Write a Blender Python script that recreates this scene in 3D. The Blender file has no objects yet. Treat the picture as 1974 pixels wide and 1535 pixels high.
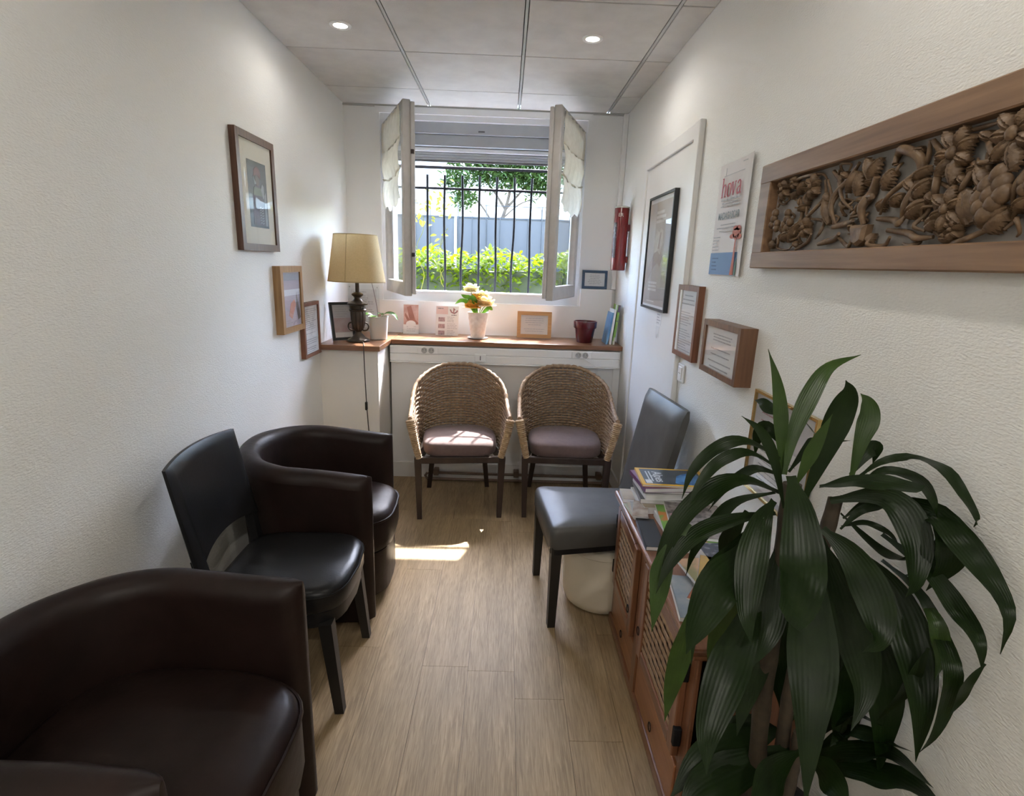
import bpy, bmesh, math, random
from mathutils import Vector, Matrix, noise
random.seed(7)
PI = math.pi
R = math.radians
SC = bpy.context.scene
COL = SC.collection

# ------------------------------------------------------------------ camera
CAM = Vector((-0.0514, -3.9946, 1.4880))
def cam_axes(p, y, r):
    fw = Vector((math.sin(y)*math.cos(p), math.cos(y)*math.cos(p), math.sin(p)))
    ri = Vector((math.cos(y), -math.sin(y), 0)); up = ri.cross(fw)
    return fw, math.cos(r)*ri + math.sin(r)*up, -math.sin(r)*ri + math.cos(r)*up
fw, ri, up = cam_axes(-0.24337, 0.01798, 0.03508)
cd = bpy.data.cameras.new('camera'); cam = bpy.data.objects.new('camera', cd); COL.objects.link(cam)
cam.matrix_world = Matrix(((ri.x, up.x, -fw.x, CAM.x), (ri.y, up.y, -fw.y, CAM.y), (ri.z, up.z, -fw.z, CAM.z), (0, 0, 0, 1)))
cd.sensor_width = 36; cd.lens = 1042.7*36/1974; cd.clip_start = .02; cd.clip_end = 200
SC.camera = cam

# ------------------------------------------------------------------ light and exposure
SC.view_settings.view_transform = 'Standard'; SC.view_settings.look = 'None'
SC.view_settings.gamma = 1; SC.view_settings.use_curve_mapping = False
SC.view_settings.exposure = 1.55
SC.cycles.max_bounces = 6; SC.cycles.diffuse_bounces = 5; SC.cycles.glossy_bounces = 2; SC.cycles.transmission_bounces = 3; SC.cycles.use_light_tree = False; SC.cycles.adaptive_threshold = .03
SC.cycles.transparent_max_bounces = 8; SC.cycles.sample_clamp_indirect = 6; SC.cycles.caustics_reflective = False; SC.cycles.caustics_refractive = False
SUN_DIR = Vector((-.285, -.755, -1)).normalized()
w = bpy.data.worlds.new('sky'); SC.world = w; w.use_nodes = True
nt = w.node_tree; nt.nodes.clear()
sky = nt.nodes.new('ShaderNodeTexSky'); sky.sky_type = 'NISHITA'; sky.sun_disc = False
sky.sun_elevation = math.asin(-SUN_DIR.z); sky.sun_rotation = math.atan2(-SUN_DIR.x, -SUN_DIR.y)
sky.altitude = 100; sky.air_density = 1.0; sky.dust_density = 1.5; sky.ozone_density = 1.0
bg = nt.nodes.new('ShaderNodeBackground'); bg.inputs['Strength'].default_value = 1.90
wo = nt.nodes.new('ShaderNodeOutputWorld')
nt.links.new(sky.outputs[0], bg.inputs['Color']); nt.links.new(bg.outputs[0], wo.inputs['Surface'])
sl = bpy.data.lights.new('sun', 'SUN'); sl.energy = 9.0; sl.angle = R(.53); sl.color = (1, .97, .93)
so = bpy.data.objects.new('sun', sl); COL.objects.link(so); so.rotation_euler = SUN_DIR.to_track_quat('-Z', 'Y').to_euler(); so.location = (3, 9, 12)
DOWNLIGHT_W = 5.0

# ------------------------------------------------------------------ helpers: materials
MATS = {}
def pm(name, c1, c2=None, scale=8, rough=.5, metal=0, bump=0, bscale=60, stretch=(1, 1, 1), coat=0, spec=.5, detail=4, ramp=(.3, .7), sheen=0, trans=0, bdist=.002, rvar=0):
    """principled material with a procedural noise colour, noise relief and roughness variation"""
    m = bpy.data.materials.new(name); m.use_nodes = True; t = m.node_tree; b = t.nodes['Principled BSDF']
    tc = t.nodes.new('ShaderNodeTexCoord'); mp = t.nodes.new('ShaderNodeMapping'); mp.inputs['Scale'].default_value = stretch
    t.links.new(tc.outputs['Object'], mp.inputs['Vector'])
    nz = t.nodes.new('ShaderNodeTexNoise'); nz.inputs['Scale'].default_value = scale; nz.inputs['Detail'].default_value = detail
    t.links.new(mp.outputs[0], nz.inputs['Vector'])
    cr = t.nodes.new('ShaderNodeValToRGB'); e = cr.color_ramp.elements
    c2 = c2 or tuple(min(1, c*.92) for c in c1)
    e[0].position, e[1].position = ramp; e[0].color = (*c1, 1); e[1].color = (*c2, 1)
    t.links.new(nz.outputs['Fac'], cr.inputs['Fac']); t.links.new(cr.outputs['Color'], b.inputs['Base Color'])
    b.inputs['Roughness'].default_value = rough; b.inputs['Metallic'].default_value = metal
    b.inputs['Specular IOR Level'].default_value = spec
    if coat: b.inputs['Coat Weight'].default_value = coat; b.inputs['Coat Roughness'].default_value = .15
    if sheen: b.inputs['Sheen Weight'].default_value = sheen
    if bump:
        n2 = t.nodes.new('ShaderNodeTexNoise'); n2.inputs['Scale'].default_value = bscale; n2.inputs['Detail'].default_value = 3
        t.links.new(mp.outputs[0], n2.inputs['Vector'])
        bp = t.nodes.new('ShaderNodeBump'); bp.inputs['Strength'].default_value = bump; bp.inputs['Distance'].default_value = bdist
        t.links.new(n2.outputs['Fac'], bp.inputs['Height']); t.links.new(bp.outputs[0], b.inputs['Normal'])
    if rvar:
        mr = t.nodes.new('ShaderNodeMapRange'); mr.inputs['To Min'].default_value = rough-rvar; mr.inputs['To Max'].default_value = rough+rvar
        t.links.new(nz.outputs['Fac'], mr.inputs['Value']); t.links.new(mr.outputs[0], b.inputs['Roughness'])
    if trans:
        o = t.nodes['Material Output']; tr = t.nodes.new('ShaderNodeBsdfTranslucent'); t.links.new(cr.outputs['Color'], tr.inputs['Color'])
        mx = t.nodes.new('ShaderNodeMixShader'); mx.inputs[0].default_value = trans
        t.links.new(b.outputs[0], mx.inputs[1]); t.links.new(tr.outputs[0], mx.inputs[2]); t.links.new(mx.outputs[0], o.inputs['Surface'])
    MATS[name] = m
    return m
def glass_mat(name, tint=(.97, .98, .98), refl=.06, edge=.9):
    m = bpy.data.materials.new(name); m.use_nodes = True; t = m.node_tree; t.nodes.remove(t.nodes['Principled BSDF'])
    o = t.nodes['Material Output']; tr = t.nodes.new('ShaderNodeBsdfTransparent'); tr.inputs[0].default_value = (*tint, 1)
    g = t.nodes.new('ShaderNodeBsdfGlossy'); g.inputs['Roughness'].default_value = .01
    lw = t.nodes.new('ShaderNodeLayerWeight'); lw.inputs['Blend'].default_value = .5
    pw = t.nodes.new('ShaderNodeMath'); pw.operation = 'POWER'; pw.inputs[1].default_value = 5; t.links.new(lw.outputs['Facing'], pw.inputs[0])
    ma = t.nodes.new('ShaderNodeMath'); ma.operation = 'MULTIPLY_ADD'; ma.inputs[1].default_value = edge; ma.inputs[2].default_value = refl*.5; t.links.new(pw.outputs[0], ma.inputs[0])
    mx = t.nodes.new('ShaderNodeMixShader')
    t.links.new(ma.outputs[0], mx.inputs[0]); t.links.new(tr.outputs[0], mx.inputs[1]); t.links.new(g.outputs[0], mx.inputs[2]); t.links.new(mx.outputs[0], o.inputs['Surface'])
    return m
def emit_mat(name, col, s):
    m = bpy.data.materials.new(name); m.use_nodes = True; t = m.node_tree; b = t.nodes['Principled BSDF']
    b.inputs['Emission Color'].default_value = (*col, 1); b.inputs['Emission Strength'].default_value = s
    return m
def wall_mat(name, col, axes):
    """painted glass-fibre wallpaper: small raised grain in slightly slanted rows"""
    m = pm(name, col, tuple(c*.985 for c in col), scale=2.5, rough=.62, spec=.35)
    t = m.node_tree; b = t.nodes['Principled BSDF']; tc = t.nodes['Texture Coordinate']
    mp = t.nodes.new('ShaderNodeMapping'); mp.inputs['Scale'].default_value = axes; mp.inputs['Rotation'].default_value = (R(4), 0, 0)
    t.links.new(tc.outputs['Object'], mp.inputs['Vector'])
    v = t.nodes.new('ShaderNodeTexNoise'); v.inputs['Scale'].default_value = 1.15; v.inputs['Detail'].default_value = 1
    t.links.new(mp.outputs[0], v.inputs['Vector'])
    bp = t.nodes.new('ShaderNodeBump'); bp.inputs['Strength'].default_value = .95; bp.inputs['Distance'].default_value = .0016
    t.links.new(v.outputs['Fac'], bp.inputs['Height']); t.links.new(bp.outputs[0], b.inputs['Normal'])
    return m
def wood_mat(name, c1, c2, axis=0, fine=70, rough=.45, coat=0, bump=.15):
    s = [fine, fine, fine]; s[axis] = fine*.06
    return pm(name, c1, c2, scale=1.0, rough=rough, bump=bump, bscale=1.6, stretch=tuple(s), detail=5, ramp=(.32, .68), coat=coat, bdist=.001, rvar=.06)

M = {}
M['wall_r'] = wall_mat('wall_paint_right', (.875, .875, .85), (60, 95, 230))
M['wall_l'] = wall_mat('wall_paint_left', (.875, .875, .85), (60, 95, 230))
M['wall_b'] = pm('wall_paint_back', (.88, .885, .89), (.86, .865, .87), scale=3, rough=.6, bump=.12, bscale=120)
M['ceil'] = pm('ceiling_tile_white', (.67, .655, .63), (.59, .575, .555), scale=9, rough=.85, bump=.35, bscale=160)
M['rail'] = pm('ceiling_rail_grey', (.50, .50, .49), rough=.4)
M['grid'] = pm('ceiling_grid_dark', (.22, .22, .215), rough=.5)
M['void'] = pm('ceiling_gap_dark', (.10, .10, .10), rough=.9)
M['white'] = pm('white_lacquer', (.86, .86, .855), (.84, .84, .835), rough=.35)
M['pvc'] = pm('white_plastic', (.78, .79, .81), (.75, .76, .78), rough=.3)
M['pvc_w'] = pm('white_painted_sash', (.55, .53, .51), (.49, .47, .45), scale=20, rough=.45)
M['slat'] = pm('shutter_slat_grey', (.42, .44, .47), (.38, .40, .43), rough=.45)
M['plaster'] = pm('cream_plaster', (.87, .845, .80), (.84, .815, .77), scale=5, rough=.7, bump=.2, bscale=40)
M['plank'] = None
M['shelf'] = wood_mat('pine_shelf', (.27, .125, .055), (.17, .07, .03), 0, 60, .35, .35)
M['iron'] = pm('black_iron', (.010, .010, .012), (.016, .016, .018), rough=.6, spec=.12)
M['glass'] = glass_mat('window_glass')
M['pglass'] = glass_mat('picture_glass', (.98, .98, .98), .03, .55)
M['cream_cloth'] = pm('cream_voile', (.80, .76, .66), (.72, .68, .58), scale=30, rough=.9, trans=.35, bump=.3, bscale=200)
M['walnut'] = wood_mat('dark_walnut', (.13, .058, .032), (.075, .033, .02), 2, 80, .4)
M['walnut2'] = wood_mat('mid_brown_wood', (.20, .10, .055), (.12, .06, .034), 2, 80, .4)
M['oakf'] = wood_mat('honey_oak', (.42, .25, .11), (.30, .17, .07), 2, 80, .4)
M['redwood'] = wood_mat('reddish_wood', (.24, .095, .05), (.15, .06, .032), 2, 80, .4)
M['oakcert'] = wood_mat('orange_oak', (.55, .30, .12), (.42, .22, .08), 0, 80, .4)
M['black'] = pm('black_lacquer', (.012, .012, .012), (.02, .02, .02), rough=.4)
M['blue_f'] = pm('navy_lacquer', (.02, .05, .10), (.03, .065, .12), rough=.4)
M['gold'] = pm('polished_brass', (.72, .52, .22), (.6, .42, .16), rough=.2, metal=1)
M['paper'] = pm('white_paper', (.80, .80, .80), (.77, .77, .775), rough=.7)
M['paperc'] = pm('cream_mount', (.76, .73, .63), (.74, .71, .61), rough=.8)
M['ink'] = pm('dark_ink', (.10, .10, .11), (.16, .16, .17), scale=40, rough=.7)
M['inkl'] = pm('grey_ink', (.38, .38, .40), (.46, .46, .48), scale=40, rough=.7)
M['leather_b'] = pm('burgundy_leather', (.022, .012, .010), (.012, .007, .006), scale=7, rough=.42, bump=.5, bscale=22, spec=.22, rvar=.08, bdist=.003)
M['leather_k'] = pm('black_leather', (.010, .010, .011), (.015, .015, .016), scale=12, rough=.30, bump=.12, bscale=150, spec=.26, rvar=.04)
M['leather_g'] = pm('charcoal_leather', (.088, .087, .085), (.074, .073, .071), scale=12, rough=.42, bump=.12, bscale=180, spec=.35, rvar=.05)
M['blackwood'] = pm('black_stained_wood', (.013, .012, .011), (.022, .02, .018), scale=20, rough=.45, stretch=(1, 1, .1))
M['wenge'] = pm('dark_brown_wood', (.040, .022, .017), (.022, .013, .011), scale=30, rough=.4, stretch=(1, 1, .1))
M['wicker'] = pm('woven_hyacinth', (.42, .29, .18), (.17, .10, .06), scale=70, rough=.6, bump=.3, bscale=300, ramp=(.3, .72))
M['wicker_l'] = pm('pale_hyacinth_wrap', (.52, .38, .23), (.30, .19, .10), scale=60, rough=.65, bump=.3, bscale=300)
M['mauve'] = pm('mauve_brown_fabric', (.155, .105, .10), (.125, .085, .083), scale=40, rough=.85, bump=.25, bscale=500, sheen=.15)
M['pouf'] = pm('cream_leatherette', (.78, .72, .60), (.74, .68, .56), scale=6, rough=.5, bump=.1, bscale=90)
M['cabwood'] = wood_mat('cabinet_teak', (.27, .115, .055), (.14, .055, .028), 2, 45, .35, .3)
M['cabwood_y'] = wood_mat('cabinet_teak_long', (.27, .115, .055), (.14, .055, .028), 1, 45, .3, .35)
M['caborange'] = wood_mat('cabinet_orange_panel', (.36, .145, .055), (.25, .095, .04), 1, 45, .35, .3)
M['cane'] = pm('woven_cane', (.42, .27, .15), (.27, .16, .085), scale=60, rough=.55)
M['canedark'] = pm('dark_cane', (.20, .115, .065), (.13, .075, .04), scale=60, rough=.55)
M['darkin'] = pm('dark_interior', (.02, .012, .009), (.03, .018, .012), rough=.8)
M['carved'] = pm('carved_teak', (.215, .135, .075), (.085, .050, .028), scale=45, rough=.5, bump=.5, bscale=120, stretch=(1, 1, 1), ramp=(.3, .75))
M['frame_teak'] = wood_mat('panel_frame_teak', (.30, .178, .098), (.185, .105, .058), 1, 55, .5)
M['backing'] = pm('grey_backing', (.34, .32, .30), (.27, .255, .24), scale=20, rough=.9)
M['leaf'] = pm('dracaena_leaf', (.012, .027, .005), (.007, .017, .0035), scale=20, rough=.36, bump=.18, bscale=90, stretch=(1, 1, 1), spec=.24, trans=.16)
M['leaf_y'] = pm('young_dracaena_leaf', (.038, .080, .010), (.024, .052, .008), scale=20, rough=.36, bump=.2, bscale=60, trans=.22)
def leaf_veins(m, n=9):
    """fine lengthwise ribs along a long leaf blade, from the blade's own UV map"""
    t = m.node_tree; b = t.nodes['Principled BSDF']; uv = t.nodes.new('ShaderNodeUVMap'); uv.uv_map = 'blade'
    wv = t.nodes.new('ShaderNodeTexWave'); wv.bands_direction = 'X'; wv.inputs['Scale'].default_value = n*.32; wv.inputs['Distortion'].default_value = .6; wv.inputs['Detail'].default_value = 1
    t.links.new(uv.outputs[0], wv.inputs['Vector']); bp = t.nodes.new('ShaderNodeBump'); bp.inputs['Strength'].default_value = .16; bp.inputs['Distance'].default_value = .0012
    t.links.new(wv.outputs['Fac'], bp.inputs['Height']); t.links.new(bp.outputs[0], b.inputs['Normal'])
leaf_veins(M['leaf']); leaf_veins(M['leaf_y'])
M['stemb'] = pm('brown_cane_stem', (.07, .05, .03), (.04, .03, .02), scale=40, rough=.7, bump=.4, bscale=80)
M['soil'] = pm('dark_soil', (.03, .02, .015), (.05, .035, .025), scale=60, rough=.95, bump=.8, bscale=90)
M['darkpot'] = pm('black_plastic_pot', (.02, .018, .018), rough=.4)
M['bronze'] = pm('aged_bronze', (.085, .062, .042), (.045, .034, .026), scale=25, rough=.38, metal=.55, rvar=.08)
M['shade'] = pm('straw_linen_shade', (.66, .52, .30), (.60, .47, .26), scale=120, rough=.85, trans=.30, bump=.2, bscale=500)
M['shade_s'] = pm('shade_seam_cloth', (.45, .34, .18), rough=.85)
M['burg'] = pm('burgundy_glaze', (.10, .008, .016), (.08, .006, .013), rough=.12, coat=.6)
M['ceramic'] = pm('white_ceramic', (.76, .74, .70), (.72, .70, .66), rough=.3, coat=.2)
M['vase'] = pm('white_woven_ceramic', (.80, .78, .74), (.70, .67, .62), scale=60, rough=.5, bump=.6, bscale=90)
M['rose_w'] = pm('ivory_petal', (.88, .84, .66), (.90, .78, .42), scale=18, rough=.6, trans=.35)
M['rose_y'] = pm('yellow_petal', (.90, .62, .12), (.88, .46, .08), scale=18, rough=.6, trans=.35)
M['rose_p'] = pm('peach_petal', (.90, .68, .34), (.90, .76, .50), scale=18, rough=.6, trans=.35)
M['green'] = pm('fresh_green_leaf', (.16, .36, .03), (.10, .26, .02), scale=30, rough=.4, trans=.4)
M['orch'] = pm('orchid_leaf', (.10, .22, .04), (.06, .15, .03), scale=20, rough=.35, trans=.2)
M['red'] = pm('red_enamel', (.17, .006, .010), (.14, .005, .008), rough=.28, coat=.3)
M['silver'] = pm('brushed_steel', (.62, .62, .60), (.52, .52, .50), rough=.3, metal=1)
M['copper'] = pm('dull_copper_pipe', (.20, .13, .09), (.15, .10, .07), scale=20, rough=.5)
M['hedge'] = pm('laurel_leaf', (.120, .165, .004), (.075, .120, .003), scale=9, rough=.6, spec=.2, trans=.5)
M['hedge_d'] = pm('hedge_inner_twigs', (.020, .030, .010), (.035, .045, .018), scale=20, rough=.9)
M['tree'] = pm('tree_leaf', (.060, .10, .022), (.035, .066, .015), scale=5, rough=.6, spec=.25, trans=.35)
M['vine'] = pm('yellow_vine_leaf', (.32, .29, .03), (.20, .23, .025), scale=9, rough=.5, trans=.45)
M['bark'] = pm('tree_bark', (.09, .065, .045), (.05, .036, .026), scale=20, rough=.9, bump=.5)
M['fence'] = pm('grey_fence_sheet', (.052, .050, .050), (.046, .044, .044), scale=3, rough=.55)
M['fence_d'] = pm('dark_fence_bar', (.014, .015, .018), rough=.5)
M['facade'] = pm('white_render', (.80, .78, .73), (.77, .75, .70), scale=2, rough=.9)
M['shutter'] = pm('white_shutter', (.66, .66, .66), rough=.6)
M['ground'] = pm('garden_gravel', (.09, .085, .05), (.06, .06, .03), scale=20, rough=.95, bump=.5)
M['magblack'] = pm('black_notebook', (.02, .02, .022), rough=.5)
M['clear'] = glass_mat('clear_acrylic')

# ------------------------------------------------------------------ helpers: geometry
class MB:
    def __init__(s): s.v = []; s.f = []
    def add(s, vs, fs):
        o = len(s.v); s.v += [tuple(v) for v in vs]; s.f += [tuple(i+o for i in f) for f in fs]; return s
    def box(s, x0, x1, y0, y1, z0, z1):
        return s.add([(x, y, z) for x in (x0, x1) for y in (y0, y1) for z in (z0, z1)],
                     [(0, 1, 3, 2), (4, 6, 7, 5), (0, 4, 5, 1), (2, 3, 7, 6), (0, 2, 6, 4), (1, 5, 7, 3)])
    def rbox(s, x0, x1, y0, y1, z0, z1, r=.01, seg=2):
        bm = bmesh.new(); bmesh.ops.create_cube(bm, size=1)
        for v in bm.verts: v.co = Vector(((x0+x1)/2+v.co.x*(x1-x0), (y0+y1)/2+v.co.y*(y1-y0), (z0+z1)/2+v.co.z*(z1-z0)))
        bmesh.ops.bevel(bm, geom=list(bm.edges), offset=r, segments=seg, profile=.5, affect='EDGES')
        bm.verts.index_update(); s.add([v.co[:] for v in bm.verts], [[v.index for v in f.verts] for f in bm.faces]); bm.free(); return s
    def beam(s, a, b, wa, wb, ta=None, tb=None, side=None):
        """tapered four-sided bar from a to b"""
        a = Vector(a); b = Vector(b); d = (b-a).normalized(); sd = Vector(side) if side else Vector((1, 0, 0))
        if abs(sd.dot(d)) > .95: sd = Vector((0, 1, 0))
        e1 = (sd-d*sd.dot(d)).normalized(); e2 = d.cross(e1); vs = []
        for p, w_, t_ in ((a, wa, ta or wa), (b, wb, tb or wb)):
            for i, j in ((-1, -1), (1, -1), (1, 1), (-1, 1)): vs.append(p+e1*i*w_/2+e2*j*t_/2)
        return s.add(vs, [(0, 1, 2, 3), (7, 6, 5, 4), (0, 4, 5, 1), (1, 5, 6, 2), (2, 6, 7, 3), (3, 7, 4, 0)])
    def tube(s, path, r, n=8, cap=True, flat=1.0, closed=False, nrm=None):
        P = [Vector(p) for p in path]; L = len(P); rs = r if isinstance(r, (list, tuple)) else [r]*L
        vs = []; prev = None
        for i in range(L):
            t = (P[(i+1) % L]-P[i-1]) if closed else (P[min(i+1, L-1)]-P[max(i-1, 0)])
            t = t.normalized() if t.length > 1e-9 else Vector((0, 0, 1))
            if nrm is not None: e = Vector(nrm)-t*t.dot(Vector(nrm))
            elif prev is None: e = Vector((0, 0, 1)).cross(t) if abs(t.z) < .9 else Vector((1, 0, 0)).cross(t)
            else: e = prev-t*prev.dot(t)
            if e.length < 1e-6: e = t.orthogonal()
            e.normalize(); prev = e; e2 = t.cross(e)
            for k in range(n):
                a = 2*PI*k/n; vs.append(P[i]+e*math.cos(a)*rs[i]*flat+e2*math.sin(a)*rs[i])
        fs = []
        for i in range(L if closed else L-1):
            j = (i+1) % L
            for k in range(n): fs.append((i*n+k, i*n+(k+1) % n, j*n+(k+1) % n, j*n+k))
        if cap and not closed: fs += [tuple(range(n))[::-1], tuple((L-1)*n+k for k in range(n))]
        return s.add(vs, fs)
    def lathe(s, prof, n=24, c=(0, 0, 0), cap=True, sq=0):
        vs = []
        for r, z in prof:
            for k in range(n):
                a = 2*PI*k/n; q = 1.0
                if sq: q = 1/((abs(math.cos(a))**sq+abs(math.sin(a))**sq)**(1/sq))
                vs.append((c[0]+r*q*math.cos(a), c[1]+r*q*math.sin(a), c[2]+z))
        fs = [(i*n+k, i*n+(k+1) % n, (i+1)*n+(k+1) % n, (i+1)*n+k) for i in range(len(prof)-1) for k in range(n)]
        if cap: fs += [tuple(range(n))[::-1], tuple((len(prof)-1)*n+k for k in range(n))]
        return s.add(vs, fs)
    def ball(s, c, rx, ry=None, rz=None, n=10, m=6, rot=None):
        ry = ry or rx; rz = rz or rx; vs = []
        for i in range(1, m):
            p = PI*i/m
            for k in range(n): vs.append(Vector((rx*math.sin(p)*math.cos(2*PI*k/n), ry*math.sin(p)*math.sin(2*PI*k/n), rz*math.cos(p))))
        vs += [Vector((0, 0, rz)), Vector((0, 0, -rz))]; T = len(vs)-2
        fs = [(i*n+k, (i+1)*n+k, (i+1)*n+(k+1) % n, i*n+(k+1) % n) for i in range(m-2) for k in range(n)]
        fs += [(T, k, (k+1) % n) for k in range(n)] + [(T+1, (m-2)*n+(k+1) % n, (m-2)*n+k) for k in range(n)]
        if rot is not None: vs = [rot @ v for v in vs]
        return s.add([v+Vector(c) for v in vs], fs)
    def prism(s, poly, y0, y1, plane='xz'):
        n = len(poly); f = {'xz': lambda a, b, d: (a, d, b), 'xy': lambda a, b, d: (a, b, d), 'yz': lambda a, b, d: (d, a, b)}[plane]
        return s.add([f(a, b, y0) for a, b in poly]+[f(a, b, y1) for a, b in poly],
                     [tuple(range(n))[::-1], tuple(range(n, 2*n))]+[(i, (i+1) % n, n+(i+1) % n, n+i) for i in range(n)])
    def stroke(s, pts, ws, y0, y1):
        """flat pen stroke in the xz plane with varying width"""
        P = [Vector((a, b)) for a, b in pts]; L = len(P); ws = ws if isinstance(ws, (list, tuple)) else [ws]*L; l = []; r = []
        for i in range(L):
            t = (P[min(i+1, L-1)]-P[max(i-1, 0)]).normalized(); nn = Vector((-t.y, t.x))*ws[i]/2
            l.append(P[i]+nn); r.append(P[i]-nn)
        for i in range(L-1): s.prism([tuple(l[i]), tuple(l[i+1]), tuple(r[i+1]), tuple(r[i])], y0, y1)
        return s
    def pillow(s, outline, prof):
        """solid stacked from one outline: prof = list of (scale, z); closed below and above"""
        cx = sum(p[0] for p in outline)/len(outline); cy = sum(p[1] for p in outline)/len(outline); n = len(outline); vs = []
        for k, z in prof:
            for x, y in outline: vs.append((cx+(x-cx)*k, cy+(y-cy)*k, z))
        m = len(prof); fs = [(i*n+k, i*n+(k+1) % n, (i+1)*n+(k+1) % n, (i+1)*n+k) for i in range(m-1) for k in range(n)]
        fs += [tuple(range(n))[::-1], tuple((m-1)*n+k for k in range(n))]
        return s.add(vs, fs)
    def mesh(s, name, mat, smooth=None):
        me = bpy.data.meshes.new(name); me.from_pydata(s.v, [], s.f); me.validate()
        bm = bmesh.new(); bm.from_mesh(me); bmesh.ops.recalc_face_normals(bm, faces=bm.faces); bm.to_mesh(me); bm.free()
        if mat is not None: me.materials.append(mat)
        if smooth is not None:
            for p in me.polygons: p.use_smooth = True
            me.set_sharp_from_angle(angle=R(smooth))
        return me
    def build(s, name, mat, parent=None, smooth=None, loc=None, rot=None):
        return link(name, s.mesh(name, mat, smooth), parent, loc, rot)
def link(name, me, parent=None, loc=None, rot=None):
    o = bpy.data.objects.new(name, me); COL.objects.link(o)
    if parent is not None: o.parent = parent
    if loc is not None: o.location = loc
    if rot is not None: o.rotation_euler = rot
    return o
def tag(o, label=None, cat=None, group=None, kind=None):
    if label: o['label'] = label
    if cat: o['category'] = cat
    if group: o['group'] = group
    if kind: o['kind'] = kind
    return o
def thing(name, label, cat, loc=(0, 0, 0), rz=0, group=None, kind=None):
    o = bpy.data.objects.new(name, None); COL.objects.link(o); o.empty_display_size = .05
    o.location = loc; o.rotation_euler = (0, 0, rz)
    return tag(o, label, cat, group, kind)
def struct(name, mb, mat, label, cat='wall', smooth=None):
    return tag(mb.build(name, mat, None, smooth), label, cat, None, 'structure')
def copy_tree(o, parent=None):
    c = o.copy(); COL.objects.link(c); c.parent = parent
    for ch in list(o.children): copy_tree(ch, c)
    return c
def crom(P, n):
    """Catmull-Rom curve through the points, n samples"""
    P = [Vector(p) for p in P]; Q = [P[0]*2-P[1]]+P+[P[-1]*2-P[-2]]; out = []
    for k in range(n):
        u = k/(n-1)*(len(P)-1); i = min(int(u), len(P)-2); t = u-i; a, b, c, d = Q[i:i+4]
        out.append(.5*((2*b)+(c-a)*t+(2*a-5*b+4*c-d)*t*t+(3*b-3*c+d-a)*t**3))
    return out
def text(body, size, mat, parent, loc, rot=(PI/2, 0, 0), name='lettering', bold=0.0, align='CENTER', xs=1.0, shear=0):
    cu = bpy.data.curves.new('t', 'FONT'); cu.body = body; cu.size = size; cu.extrude = .0002; cu.offset = bold; cu.align_x = align; cu.align_y = 'CENTER'; cu.shear = shear
    ob = bpy.data.objects.new('t', cu); COL.objects.link(ob)
    me = bpy.data.meshes.new_from_object(ob.evaluated_get(bpy.context.evaluated_depsgraph_get())); bpy.data.objects.remove(ob); bpy.data.curves.remove(cu)
    me.name = name; me.materials.clear(); me.materials.append(mat)
    for v in me.vertices: v.co.x *= xs
    return link(name, me, parent, loc, rot)
def smooth01(t): t = max(0, min(1, t)); return t*t*(3-2*t)
def darkp(name, c, **k): 
    if name not in M: M[name] = pm(name, c, **k)
    return M[name]
# ================================================================== THE ROOM
XL, XR, ZC, YN = -1.179, .740, 2.491, -5.4
# plank floor: one subfloor, each vinyl plank a part of it
def plank_mat():
    m = pm('oak_plank', (.41, .30, .172), (.25, .18, .10), scale=1, rough=.52, spec=.35, bump=.35, bscale=1.4, stretch=(150, 9, 150), detail=7, ramp=(.30, .70), bdist=.0008, rvar=.07)
    t = m.node_tree; b = t.nodes['Principled BSDF']; cr = t.nodes['Color Ramp']
    oi = t.nodes.new('ShaderNodeObjectInfo'); tc = t.nodes['Texture Coordinate']
    t.nodes['Noise Texture'].inputs['Distortion'].default_value = 1.2
    big = t.nodes.new('ShaderNodeTexNoise'); big.inputs['Scale'].default_value = 3; big.inputs['Detail'].default_value = 3
    mp2 = t.nodes.new('ShaderNodeMapping'); mp2.inputs['Scale'].default_value = (6, .8, 1); t.links.new(tc.outputs['Object'], mp2.inputs['Vector'])
    ad = t.nodes.new('ShaderNodeVectorMath'); ad.operation = 'ADD'; t.links.new(mp2.outputs[0], ad.inputs[0]); t.links.new(oi.outputs['Random'], ad.inputs[1]); t.links.new(ad.outputs[0], big.inputs['Vector'])
    mx = t.nodes.new('ShaderNodeMix'); mx.data_type = 'RGBA'; mx.blend_type = 'MULTIPLY'
    r2 = t.nodes.new('ShaderNodeValToRGB'); r2.color_ramp.elements[0].color = (.84, .83, .82, 1); r2.color_ramp.elements[1].color = (1.10, 1.09, 1.08, 1); r2.color_ramp.elements[0].position = .3; r2.color_ramp.elements[1].position = .7
    t.links.new(big.outputs['Fac'], r2.inputs[0]); mx.inputs[0].default_value = 1
    t.links.new(cr.outputs[0], mx.inputs[6]); t.links.new(r2.outputs[0], mx.inputs[7]); t.links.new(mx.outputs[2], b.inputs['Base Color'])
    return m
M['plank'] = plank_mat()
floor = struct('floor', MB().box(XL-.1, XR+.1, YN-.1, .05, -.06, -.004), pm('subfloor_dark', (.10, .075, .05), rough=.8), 'wood-look vinyl plank floor running towards the window', 'floor')
PW, PLn = .174, 1.22
ends = {-5: -.9, -4: -2.153, -3: -1.59, -2: -2.25, -1: -1.05, 0: -2.40, 1: -1.35, 2: -2.05, 3: -1.7, 4: -2.3}
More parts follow.
